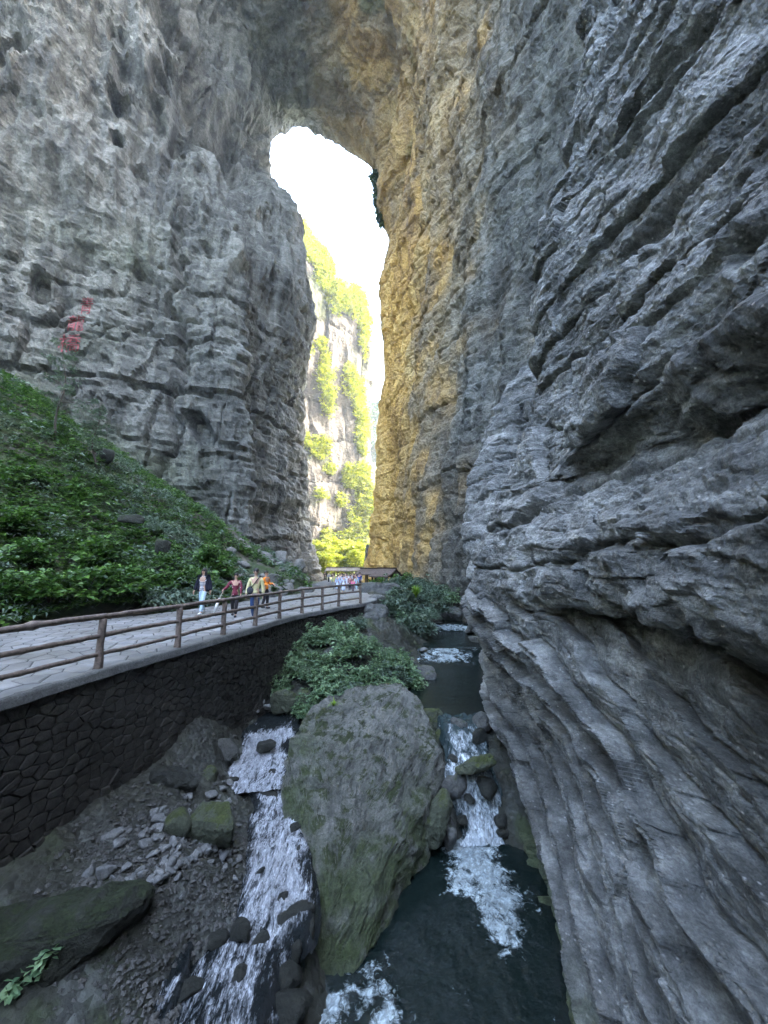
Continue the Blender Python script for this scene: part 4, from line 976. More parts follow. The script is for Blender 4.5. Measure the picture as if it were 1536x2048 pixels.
# ------------------------------------------------------------------ vegetation
M['under'] = leaf_mat('undergrowth_leaf', [(.014, .045, .010), (.05, .125, .022), (.13, .25, .05)], .3, .42)
M['bush'] = leaf_mat('bush_leaf', [(.05, .10, .05), (.13, .22, .11), (.26, .37, .20)], .3, .42)
M['blue'] = leaf_mat('dull_bush_leaf', [(.045, .08, .055), (.09, .14, .095), (.17, .23, .16)], .25, .5)
M['sunleaf'] = leaf_mat('canyon_leaf', [(.05, .075, .006), (.12, .15, .010), (.20, .22, .016)], .5, .55)
M['rimleaf'] = leaf_mat('rim_leaf', [(.02, .05, .03), (.04, .08, .045), (.07, .11, .06)], .2, .5)
M['bright'] = leaf_mat('bright_blade', [(.10, .20, .02), (.18, .32, .03), (.26, .40, .05)], .4, .4)
M['blade'] = leaf_mat('grass_blade', [(.03, .06, .025), (.06, .10, .04), (.10, .15, .07)], .3, .45)
M['bark'] = plain('bark', (.06, .05, .04), .9, .3, 10, .2, .01)
def leaf_cloud(cen, L, W, per=7, up=(.0, .5), spread=.6, seed=0, droop=.25, jitter=1.0):
    """whorls of folded, drooping leaves round each centre; cen (n,3), L, W lengths per whorl"""
    g = np.random.default_rng(seed); n = len(cen); L = np.broadcast_to(np.asarray(L, float), (n,)); 
    az = (g.random((n, 1)) * 6.28 + np.arange(per)[None] * 6.28 / per + g.normal(0, .3, (n, per)))
    el = up[0] + (up[1] - up[0]) * g.random((n, per)) + g.normal(0, .12, (n, 1))
    d = np.stack([np.cos(az) * np.cos(el), np.sin(az) * np.cos(el), np.sin(el)], -1)
    s = np.stack([-np.sin(az), np.cos(az), 0 * az], -1)
    tilt = g.normal(0, .5, (n, per, 1)); s = s + tilt * np.array([0, 0, 1.0])
    ln = (L[:, None] * (.7 + .6 * g.random((n, per))))[..., None]; wd = ln * (W * (.8 + .4 * g.random((n, per, 1))))
    c = cen[:, None, :] + d * ln * spread * .3
    p0 = c; p1 = c + d * ln * .5 + s * wd; p3 = c + d * ln * .5 - s * wd; p2 = c + d * ln + np.array([0, 0, -1.0]) * ln * droop
    V = np.stack([p0, p1, p2, p3], 2).reshape(-1, 3)
    return V
def leaf_obj(name, V, mat, parent=None):
    Fq = np.arange(len(V)).reshape(-1, 4)
    return obj(name, mk_mesh(name, V, Fq, mat, smooth=False), parent)
# undergrowth over the left slope
g = np.random.default_rng(3)
n = 340000
yy = g.uniform(11, 46, n); xx = -6 - g.random(n) * 46
dist = np.hypot(xx, yy); keep = g.random(n) < np.clip((16 / dist) ** 1.7 * .62, 0, 1)
xx, yy = xx[keep], yy[keep]
zz = slope_z(xx, yy)
Pn = np.stack([xx, yy, zz], 1)
v_ = np.stack([xx, yy - 0, zz - CAM[2]], 1); fx = yy * cp + (zz - CAM[2]) * sp; ppx = 768 + F * xx / fx; ppy = 1024 - F * ((zz - CAM[2]) * cp - yy * sp) / fx
nn_ = fbm(Pn, .35, 4, 611); n2_ = fbm(Pn, 1.1, 3, 612)
cover = nn_ + .5 * n2_ + .6 - .9 * smoothstep(370, 520, ppx + 60 * n2_) - .35 * smoothstep(300, 420, ppx) * smoothstep(.0, .4, -nn_)
edgem = edge_x(PL, yy) - xx
keep = (cover > -.12) & (edgem > .15) & (ppx > -60)
xx, yy, zz, nn_, n2_, edgem = xx[keep], yy[keep], zz[keep], nn_[keep], n2_[keep], edgem[keep]
hgt = np.clip(.35 + .9 * n2_ + .5 * nn_, .05, 1.3) * smoothstep(0, 1.2, edgem) + .05
hz_ = zz + .9 * fbm(np.stack([xx, yy, zz], 1), .22, 3, 401) + hgt * (g.random(len(xx)) ** .6)
cen_ = np.stack([xx, yy, hz_], 1)
pick = (fbm(cen_, .5, 3, 620) + .5 * g.normal(0, .35, len(xx))) > .22
V = leaf_cloud(cen_[~pick], .13 + .20 * g.random((~pick).sum()) ** 1.7, .17, 7, (-.1, .7), seed=5)
tag(leaf_obj('undergrowth', leaf_cloud(cen_[pick], .22 + .26 * g.random(pick.sum()) ** 1.5, .11, 6, (-.1, 1.0), seed=6, droop=.45), M['blue']), kind='stuff')
tag(leaf_obj('undergrowth', V, M['under']), kind='stuff'); print('undergrowth', len(V) // 2, pick.sum() * 12)

def shrub_meshes(seed, rad, hgt, nw, L, mat, W=.2, per=6):
    g = np.random.default_rng(seed); n = nw
    u = g.random(n) * 6.28; ph = g.random(n); r = (g.random(n) ** .45)
    lob = 1 + .28 * np.sin(u * 3 + seed) + .15 * np.sin(u * 7 + seed * 2)
    c = np.stack([np.cos(u) * np.sqrt(1 - ph ** 2 * .8) * r * rad * lob, np.sin(u) * np.sqrt(1 - ph ** 2 * .8) * r * rad * lob, ph * r * hgt * (.8 + .3 * np.sin(u * 4 + seed)) + .1], 1)
    V = leaf_cloud(c, L * (.7 + .6 * g.random(n)), W, per, (-.2, .7), seed=seed + 1)
    me = mk_mesh('foliage', V, np.arange(len(V)).reshape(-1, 4), mat, smooth=False)
    sv, sf = [], []
    for k in range(6):
        a = k * 1.05 + seed; top = Vector((math.cos(a) * rad * .6, math.sin(a) * rad * .6, hgt * .7)); b = len(sv)
        for q in range(3):
            t_ = q / 2; rr = .02 * (1 - .6 * t_) * (hgt + .5)
            cc_ = Vector((top.x * t_ ** 1.3, top.y * t_ ** 1.3, top.z * t_ - .15 * (q == 0)))
            for j in range(4): sv.append(cc_ + Vector((math.cos(j * 1.57) * rr, math.sin(j * 1.57) * rr, 0)))
        for q in range(2):
            for j in range(4): sf.append((b + q * 4 + j, b + q * 4 + (j + 1) % 4, b + q * 4 + 4 + (j + 1) % 4, b + q * 4 + 4 + j))
    return me, pydata('stems', sv, sf, M['bark'])
SH = [shrub_meshes(40 + k, .62, .75, 420, .11, M['bush']) for k in range(3)] + [shrub_meshes(50 + k, .62, .7, 340, .12, M['blue']) for k in range(2)] + [shrub_meshes(60 + k, .6, .9, 200, .2, M['under']) for k in range(2)]
def shrub(loc, k, s, label, group=None, sz=1.0):
    e = empty('shrub', loc, label, 'shrub', group, random.uniform(0, 6.28)); e.scale = (s, s, s * sz)
    obj('foliage', SH[k][0], e); obj('stems', SH[k][1], e); return e
# the bushy island between path wall and stream
spots = []
r = random.Random(12)
for px, py, z in [(560, 1350, -2.1), (600, 1320, -1.7), (650, 1300, -1.3), (700, 1290, -1.2), (750, 1300, -1.4), (790, 1315, -1.8), (625, 1350, -2.1), (680, 1340, -1.8), (730, 1345, -1.9), (780, 1345, -2.2), (640, 1268, -1.0), (690, 1262, -.9), (740, 1262, -.9), (590, 1290, -1.3), (700, 1362, -2.1), (750, 1368, -2.3), (660, 1362, -2.1), (600, 1265, -1.1), (725, 1315, -1.5), (665, 1320, -1.5), (820, 1320, -2.0), (560, 1310, -1.7), (770, 1275, -1.1), (800, 1290, -1.5), (715, 1240, -.7), (660, 1245, -.8), (545, 1335, -2.0), (615, 1385, -2.4)]:
    q = UZ(px, py + 10, z); zb = bed_z(q[0], q[1]); s = r.uniform(.75, 1.15)
    shrub((q[0], q[1], zb + .02), r.choice([0, 1, 2, 0, 1, 2, 3]), s, 'leafy green bush growing on the mound between path wall and middle pool', 'bushes on the mound by the stream')
for px, py, Y in [(800, 1190, 27), (830, 1200, 28), (862, 1188, 30), (790, 1215, 25), (870, 1215, 28), (840, 1165, 34), (880, 1165, 35), (905, 1195, 30), (810, 1235, 24.5), (835, 1250, 24), (850, 1225, 25.5), (880, 1180, 31), (765, 1245, 23.5), (820, 1170, 36), (790, 1170, 36), (855, 1175, 32)]:
    q = U(px, py, Y); shrub((q[0], q[1], q[2] - .5), r.choice([3, 4, 4, 3, 0]), r.uniform(1.2, 1.9), 'dull green bush on the rocky bank between path end and right cliff', 'bushes on the bank past the railing')
for px, py, Y in [(770, 1168, 44), (795, 1166, 43), (820, 1160, 42), (845, 1158, 42), (755, 1172, 41), (872, 1150, 40)]:
    q = U(px, py, Y); shrub((q[0], q[1], q[2] - .7), r.choice([5, 6]), r.uniform(1.4, 2.0), 'yellowish green bush beside the tiled shelter at the cliff foot', 'bushes near the tiled shelter')
for px, py in [(30, 1190), (100, 1185), (170, 1190), (235, 1180), (300, 1175), (350, 1170), (60, 1120), (200, 1120), (330, 1130), (20, 1060), (440, 1150), (420, 1120), (150, 1000), (60, 960)]:
    loc, nor, ob = cast(px, py)
    if loc is None: continue
    shrub((loc.x, loc.y, loc.z - .2), r.choice([5, 6]), r.uniform(1.0, 1.5), 'leafy shrub rising a little above the undergrowth of left slope', 'shrubs on the left slope')
def tuft(px, py, z, n, L, w_, mat, label, cat='grass', name='grass_tuft', stiff=.5, Y=None, loc=None):
    q = loc if loc is not None else (UZ(px, py, z) if Y is None else U(px, py, Y)); V = []; Fs = []; rr = random.Random(px)
    for k in range(n):
        a = rr.uniform(0, 6.28); ln = L * rr.uniform(.6, 1.1); out = rr.uniform(.25, 1) * (1 - stiff) + .15
        dx, dy = math.cos(a), math.sin(a); b = len(V)
        for s_ in range(5):
            t_ = s_ / 4; rad = out * ln * t_ ** 1.2; h = ln * (t_ * (1.15 - out * .3) - (1.0 - stiff) * 1.15 * t_ ** 2.3 * out * 1.3)
            ww = w_ * (1 - t_ * .9)
            for sgn in (-1, 1): V.append((dx * rad - dy * ww * sgn + rr.uniform(-.01, .01), dy * rad + dx * ww * sgn, h))
        for s_ in range(4): Fs.append((b + 2 * s_, b + 2 * s_ + 1, b + 2 * s_ + 3, b + 2 * s_ + 2))
    o = obj(name, pydata(name, V, Fs, mat)); o.location = tuple(q); return tag(o, label, cat)
tuft(625, 1372, -2.0, 420, 1.15, .012, M['blade'], 'tall arching tuft of dark green grass hanging over the mound above the huge slab', stiff=.25, loc=UZ(622, 1335, -1.75))
tuft(575, 1350, -2.0, 160, .6, .012, M['blade'], 'smaller grass tuft left of the tall arching tuft', stiff=.3, loc=UZ(575, 1350, -2.0))
tuft(832, 1195, 0, 160, 1.0, .03, M['bright'], 'bright yellow green spiky tuft among the dull bushes past the railing', stiff=.5, Y=26)
for i, (px, py, Y, lb) in enumerate([(858, 1232, 25, 'silvery green fountain grass above the upper stream'), (830, 1262, 23.5, 'silvery green fountain grass at the water edge left of upper pool'), (815, 1228, 24.5, 'dark fountain grass behind the mound bushes'), (790, 1255, 22, 'fountain grass at the right end of the mound')]):
    tuft(px, py + 8, 0, 200, 1.25, .016, M['blue'], lb, stiff=.25, Y=Y)
loc, nor, ob = cast(312, 1075)
tuft(312, 1075, 0, 110, 1.5, .035, M['blue'], 'spiky blue green plant with long arching leaves on the left slope', 'plant', 'spiky_plant', .45, loc=loc)
tuft(660, 1415, 0, 22, .32, .014, M['bright'], 'little fresh green plant sprouting on top of the huge slab', 'plant', 'small_plant', .3, loc=cast(668, 1412)[0])
# creeper with broad leaves at the lower left corner
loc = cast(60, 1990)[0]
cr = []
for k in range(26):
    t_ = k / 25; p_ = cast(8 + 100 * t_, 2010 - 95 * t_ + random.uniform(-14, 14))[0]
    cr.append((p_.x - loc.x, p_.y - loc.y, p_.z - loc.z + .08))
cv = leaf_cloud(np.array(cr), .12, .32, 4, (.1, .7), seed=9)
e = empty('creeper', loc, 'pale green creeper with broad leaves over the dark rock at lower left corner', 'plant')
leaf_obj('leaves', cv, M['bush'], e)
obj('stem', tube([Vector(c) - Vector((0, 0, .05)) for c in cr[::3]], .006, 5, 2, name='stem', mat=M['bark']), e)

# thin young trees on the slope, in front of the cliff
def thin_tree(px0, py0, py1, Yoff, label, seed):
    base = cast(px0, py0)[0]; top = U(px0 + 8, py1, base.y); H = top[2] - base.z
    e = empty('young_tree', (base.x, base.y, base.z - .2), label, 'tree')
    n = 10; pp = [(.15 * math.sin(k * .7 + seed), .1 * math.cos(k), H * k / n) for k in range(n + 1)]
    obj('trunk', tube(pp, [.075 * (1 - .8 * k / n) for k in range(n + 1)], 6, seed, name='trunk', mat=M['bark']), e)
    g = np.random.default_rng(seed); c = []; 
    for k in range(16):
        h = H * (.25 + .72 * k / 15); a = k * 2.4; Lb = (.9 + .5 * g.random()) * (1.15 - .5 * h / H) * H / 7
        tip = (math.cos(a) * Lb, math.sin(a) * Lb, h + Lb * .25)
        obj('branch', tube([(0, 0, h), (tip[0] * .5, tip[1] * .5, h + Lb * .18), tip], [.02, .014, .006], 4, seed + k, name='branch', mat=M['bark']), e)
        for q in range(9): t_ = .35 + .7 * g.random(); c.append((tip[0] * t_ + g.normal(0, .15), tip[1] * t_ + g.normal(0, .15), h + Lb * .25 * t_ + g.normal(0, .12)))
    leaf_obj('crown', leaf_cloud(np.array(c), .2, .2, 6, (-.3, .5), seed=seed), M['blue'], e)
thin_tree(112, 872, 690, 0, 'thin young tree with sparse leaves rising before the left cliff under the red characters', 4)
thin_tree(186, 930, 800, 0, 'shorter thin tree at the upper rim of the green slope', 8)

# foliage clinging to the sunlit cliff
def proj(Pp):
    y = Pp[:, 1]; z = Pp[:, 2] - CAM[2]; f_ = y * cp + z * sp
    return 768 + F * Pp[:, 0] / f_, 1024 - F * (z * cp - y * sp) / f_
def cliff_foliage(name, VV, blobs, n, L, mat, seed, out=2.2, thr=.42):
    g = np.random.default_rng(seed); Nn = grid_normals(VV, (0, 0, 40)).reshape(-1, 3); A = VV.reshape(-1, 3)
    px, py = proj(A); m = np.zeros(len(A))
    for (bx, by, rx, ry) in blobs: m = np.maximum(m, np.exp(-((px - bx) / rx) ** 2 - ((py - by) / ry) ** 2))
    m = m * 1.15 + .42 * fbm(A, .13 * 150 / A[:, 1].mean(), 4, seed) 
    wgt = np.clip(m - thr, 0, .3); wgt[(py > 1200) | (px < 560) | (px > 860)] = 0; wgt /= wgt.sum()
    idx = g.choice(len(A), n, p=wgt)
    c = A[idx] + Nn[idx] * (g.random((n, 1)) ** 1.5 * out) + g.normal(0, .5, (n, 3)) * out / 2.5
    V = leaf_cloud(c, L * (.6 + .8 * g.random(n)), .28, 4, (-.3, .8), seed=seed)
    return tag(leaf_obj(name, V, mat), kind='stuff')
cliff_foliage('cliff_foliage', far1V, [(600, 465, 18, 28), (630, 500, 20, 30), (650, 545, 18, 40), (672, 600, 22, 45), (705, 610, 26, 34), (728, 665, 12, 60), (610, 700, 12, 30), (648, 740, 16, 55), (655, 800, 12, 40), (640, 690, 12, 20), (700, 760, 14, 34), (715, 800, 10, 50), (640, 895, 22, 26), (610, 880, 10, 20), (722, 860, 12, 60), (660, 940, 10, 14), (700, 955, 16, 30), (722, 970, 14, 50), (735, 1010, 14, 40), (715, 1060, 22, 40), (690, 1085, 20, 30), (650, 1080, 18, 36), (630, 1110, 16, 40), (670, 1130, 50, 22), (700, 1120, 50, 24), (640, 990, 12, 14), (680, 1000, 10, 16)], 20000, .92, M['sunleaf'], 71)
cliff_foliage('cliff_foliage', far2V, [(745, 830, 30, 20), (760, 860, 20, 50)], 2500, 1.9, M['rimleaf'], 73, 4, .2)
# creepers hanging from the rim of the vault
c = []
g = np.random.default_rng(8)
for k in range(420):
    t_ = g.random(); px = np.interp(t_, [0, .25, .5, .8, 1], [748, 757, 758, 763, 768]) + g.normal(0, 4) + 2; py = 345 + 105 * t_
    c.append(U(px, py, 74 + g.normal(0, .5)))
c = np.array(c); e = empty('hanging_bush', c.mean(0), 'dark green bush hanging from the rim of the arch against the sky', 'shrub')
leaf_obj('leaves', leaf_cloud(c - c.mean(0), .9, .3, 4, (-.9, .3), seed=3), M['rimleaf'], e)
obj('stem', tube([U(775, 350, 75) - c.mean(0), U(764, 380, 74.5) - c.mean(0), U(768, 440, 74.5) - c.mean(0)], [.12, .08, .03], 5, 3, name='stem', mat=M['bark']), e)
c = np.array([U(532 + g.normal(0, 1.5), 333 + g.normal(0, 2), 74.5) for _ in range(30)])
e = empty('small_bush', c.mean(0), 'tiny bright bush on the left rim of the arch opening', 'shrub'); leaf_obj('leaves', leaf_cloud(c - c.mean(0), .5, .3, 4, seed=4), M['sunleaf'], e)

# trees: tapered trunk, limbs, crown of leaf clumps
def tree_parts(seed, H, crown, nclump, per, L, mat, conifer=False):
    g = np.random.default_rng(seed); n = 8
    tr = tube([(.03 * H * math.sin(k * .9 + seed), .03 * H * math.cos(k * 1.1), H * .92 * k / n) for k in range(n + 1)], [.028 * H * (1 - .85 * k / n) for k in range(n + 1)], 7, seed, name='trunk', mat=M['bark'])
    c = []; limbs = []
    for k in range(nclump):
        a = k * 2.399 + seed; h = H * (.3 + .68 * (k + .5) / nclump)
        rr = crown * ((1 - (h / H - .3) / .72) ** .8 if conifer else (math.sin(math.pi * min(1, (h / H - .18) / .86)) ** .6)) * g.uniform(.6, 1.1)
        ctr = np.array([math.cos(a) * rr * .7, math.sin(a) * rr * .7, h])
        limbs.append(tube([(0, 0, h - .1 * H), tuple(ctr * np.array([.5, .5, 1]) - np.array([0, 0, .03 * H])), tuple(ctr)], [.009 * H, .006 * H, .003 * H], 4, k, name='limb', mat=M['bark']))
        cs = crown * (.32 if conifer else .42)
        p = g.normal(0, 1, (per, 3)) * np.array([cs, cs, cs * (.35 if conifer else .6)]) * .55 + ctr; c.append(p)
    V = leaf_cloud(np.concatenate(c), L, .28, 4, (-.3, .7), seed=seed)
    return tr, limbs, mk_mesh('crown', V, np.arange(len(V)).reshape(-1, 4), mat, smooth=False)
TP = [tree_parts(1, 9, 3.2, 16, 60, .55, M['sunleaf']), tree_parts(2, 8, 3.0, 14, 60, .55, M['sunleaf']), tree_parts(3, 10, 2.0, 18, 40, .5, M['sunleaf'], True)]
def tree(loc, k, s, label, group=None):
    e = empty('tree', loc, label, 'tree', group, random.uniform(0, 6)); e.scale = (s, s, s); tr, li, cr_ = TP[k]
    obj('trunk', tr, e); obj('crown', cr_, e)
    for l in li[:6]: obj('limb', l, e)
for px, py, Y, k, s in [(690, 590, 150, 2, 1.1), (705, 600, 150, 2, .9), (678, 588, 150, 2, .8), (716, 612, 150, 1, .9), (603, 462, 150, 0, .9), (630, 495, 150, 1, .8), (650, 528, 150, 0, .8), (735, 668, 150, 0, .7)]:
    q = U(px, py, Y); tree((q[0] - 1, q[1] + 3, q[2] - 4.0), k, s, 'tree standing on the edge of the sunlit cliff beyond the arch', 'trees on the rim of the sunlit cliff')
for px, Y, k, s in [(628, 118, 0, 1.1), (645, 112, 1, 1.2), (665, 120, 0, 1.3), (684, 115, 1, 1.1), (700, 120, 0, 1.2), (718, 112, 1, 1.2), (735, 118, 0, 1.1), (640, 100, 1, .6), (652, 96, 0, .7), (712, 100, 0, .8), (675, 104, 1, .8), (693, 102, 1, .7)]:
    q = U(px, 1150, Y); tree((q[0], q[1], -1.6), k, s, 'sunny yellow green tree on the gorge floor beyond the arch', 'trees on the gorge floor beyond the arch')
q = U(651, 1150, 82); tree((q[0], q[1], -1.0), 1, .33, 'small grey green tree beside the path just before the long shelter')
print('plants done')
# ------------------------------------------------------------------ shelters
M['tile'] = plain('roof_tile', (.10, .075, .06), .7, .3, 6, .3, .02); M['thatch'] = plain('pale_roof', (.20, .17, .13), .85, .25, 5, .2, .02)
M['wood'] = plain('dark_timber', (.045, .03, .022), .7, .3, 6)
def box(V, Fs, c, s):
    b = len(V)
    for x in (-1, 1):
        for y in (-1, 1):
            for z in (-1, 1): V.append((c[0] + x * s[0] / 2, c[1] + y * s[1] / 2, c[2] + z * s[2] / 2))
    for f_ in [(0, 1, 3, 2), (4, 6, 7, 5), (0, 4, 5, 1), (2, 3, 7, 6), (0, 2, 6, 4), (1, 5, 7, 3)]: Fs.append(tuple(b + i for i in f_))
def boxme(name, c, s, mat):
    V, Fs = [], []; box(V, Fs, c, s); return pydata(name, V, Fs, mat)
def shelter(name, loc, L, D, eave, ridge, rz, label, roofmat, nx, cat='shelter'):
    """gabled open shelter; ridge runs along local x"""
    e = empty(name, loc, label, cat, None, rz)
    for sgn in (-1, 1):
        V, Fs = [], []; nn = 30
        for i in range(nn + 1):
            x = -L / 2 + L * i / nn; w_ = .05 * (1 if i % 2 else 0)
            for j in range(5):
                t_ = j / 4; y = sgn * D / 2 * t_; z = ridge + (eave - ridge) * t_ - .12 * math.sin(math.pi * t_)
                V.append((x, y, z + w_)); 
        top = len(V)
        for i in range(nn + 1):
            x = -L / 2 + L * i / nn
            for j in range(5): t_ = j / 4; V.append((x, sgn * D / 2 * t_, ridge + (eave - ridge) * t_ - .12 * math.sin(math.pi * t_) - .12))
        for i in range(nn):
            for j in range(4):
                a = i * 5 + j; Fs.append((a, a + 1, a + 6, a + 5)); Fs.append((top + a, top + a + 5, top + a + 6, top + a + 1))
            a = i * 5 + 4; Fs.append((a, a + 5, top + a + 5, top + a))
        obj('roof', pydata('roof', V, Fs, roofmat), e)
    obj('ridge_beam', boxme('ridge_beam', (0, 0, ridge + .06), (L + .1, .22, .14), M['wood']), e)
    for sx in (-1, 1):
        V = [(sx * (L / 2 - .1), -D / 2 * .95, eave - .02), (sx * (L / 2 - .1), D / 2 * .95, eave - .02), (sx * (L / 2 - .1), 0, ridge - .12), (sx * (L / 2 - .16), -D / 2 * .95, eave - .02), (sx * (L / 2 - .16), D / 2 * .95, eave - .02), (sx * (L / 2 - .16), 0, ridge - .12)]
        obj('gable', pydata('gable', V, [(0, 1, 2), (5, 4, 3), (0, 3, 4, 1), (1, 4, 5, 2), (2, 5, 3, 0)], M['wood']), e)
    for i in range(nx):
        x = -L / 2 + .35 + (L - .7) * i / (nx - 1)
        for sgn in (-1, 1): obj('post', boxme('post', (x, sgn * (D / 2 - .35), eave / 2 - .2), (.14, .14, eave + .4), M['wood']), e)
    for sgn in (-1, 1):
        obj('beam', boxme('beam', (0, sgn * (D / 2 - .35), eave - .1), (L - .3, .1, .14), M['wood']), e)
        obj('rail', boxme('rail', (0, sgn * (D / 2 - .35), .75), (L - .8, .06, .08), M['wood']), e)
    return e
q = U(771, 1166, 47); shelter('shelter', (q[0] + .15, q[1], -1.35), 3.3, 3.0, 2.1, 3.0, R(-48), 'small dark tiled shelter with open sides at the foot of the golden cliff', M['tile'], 4)
q = U(742, 1166, 55); shelter('shelter', (q[0], q[1], -1.5), 4.2, 2.8, 2.3, 3.05, R(-42), 'dark roofed shelter partly hidden behind the small tiled one', M['tile'], 3)
q = U(696, 1160, 76); shelter('shelter', (q[0], q[1], -.95), 8.6, 3.2, 1.95, 2.55, R(-3), 'long low shelter with pale roof across the way behind the crowd', M['thatch'], 6)
# standing stone by the cliff foot
sp_pts = []
rr = random.Random(4)
for k in range(7):
    h = -1.2 + 7.2 * k / 6; w_ = [1.0, .95, .75, .72, .62, .5, .22][k]
    for j in range(6): a = j * 1.047 + rr.uniform(-.3, .3); sp_pts.append((w_ * math.cos(a) * rr.uniform(.8, 1.1), w_ * math.sin(a) * .8, h))
o = obj('rock_spire', hull_mesh('rock_spire', sp_pts, 4, .03, 2, 9, M['arch'])); q = U(735, 1140, 77); o.location = (q[0], q[1], 0)
tag(o, 'tall thin dark rock spire standing beside the golden cliff foot', 'rock')
for i, (px, zt) in enumerate([(756, 0), (690, 0)]):
    pass

# ------------------------------------------------------------------ people
PM = {}
def cmat(col, rough=.8):
    k = tuple(round(c, 3) for c in col)
    if k not in PM: PM[k] = plain('cloth', col, rough, .12, 30, .2, .003)
    return PM[k]
skin_m = plain('skin', (.42, .26, .18), .5, .06, 20, .4)
hair_m = plain('hair', (.012, .010, .009), .5, .2, 40, .4)
stripe = NT('striped_top'); v = stripe.coord(); wv = stripe.n('ShaderNodeTexWave', dict(wave_type='BANDS', bands_direction='Z'), Vector=v, Scale=5.2, Distortion=.15)
stripe.set('Base Color', stripe.ramp(wv.outputs[0], [(.47, (.012, .012, .02)), (.53, (.62, .64, .66))])); stripe.set('Roughness', .8)
flor = NT('flowered_top'); v = flor.coord(); vo = flor.n('ShaderNodeTexVoronoi', dict(feature='F1'), Vector=v, Scale=9.0)
flor.set('Base Color', flor.ramp(vo.outputs['Distance'], [(.16, (.55, .35, .38)), (.24, (.13, .010, .028))])); flor.set('Roughness', .7)
pending = []
def skin(name, verts, edges, radii, mat, parent, root=0, sub=1):
    me = bpy.data.meshes.new(name); me.from_pydata([tuple(v) for v in verts], edges, [])
    o = obj(name, me, parent); 
    m = o.modifiers.new('s', 'SKIN'); m.use_smooth_shade = True; m.branch_smoothing = .6
    for i, r_ in enumerate(radii):
        me.skin_vertices[0].data[i].radius = r_ if hasattr(r_, '__len__') else (r_, r_); me.skin_vertices[0].data[i].use_root = (i == root)
    if sub: s_ = o.modifiers.new('d', 'SUBSURF'); s_.levels = s_.render_levels = sub
    pending.append((o, mat)); return o
def ell(name, c, s, mat, parent, n=10, m=7, cut=None, noise_=0):
    V = []; Fs = []
    for i in range(m + 1):
        ph = math.pi * i / m
        for j in range(n):
            th = 2 * math.pi * j / n; k = 1 + noise_ * mnoise.noise((math.cos(th) * 2, math.sin(th) * 2, i * .8))
            V.append((c[0] + s[0] * k * math.sin(ph) * math.cos(th), c[1] + s[1] * k * math.sin(ph) * math.sin(th), c[2] + s[2] * math.cos(ph) * k))
    for i in range(m):
        for j in range(n): Fs.append((i * n + j, (i + 1) * n + j, (i + 1) * n + (j + 1) % n, i * n + (j + 1) % n))
    return obj(name, pydata(name, V, Fs, mat, True), parent)
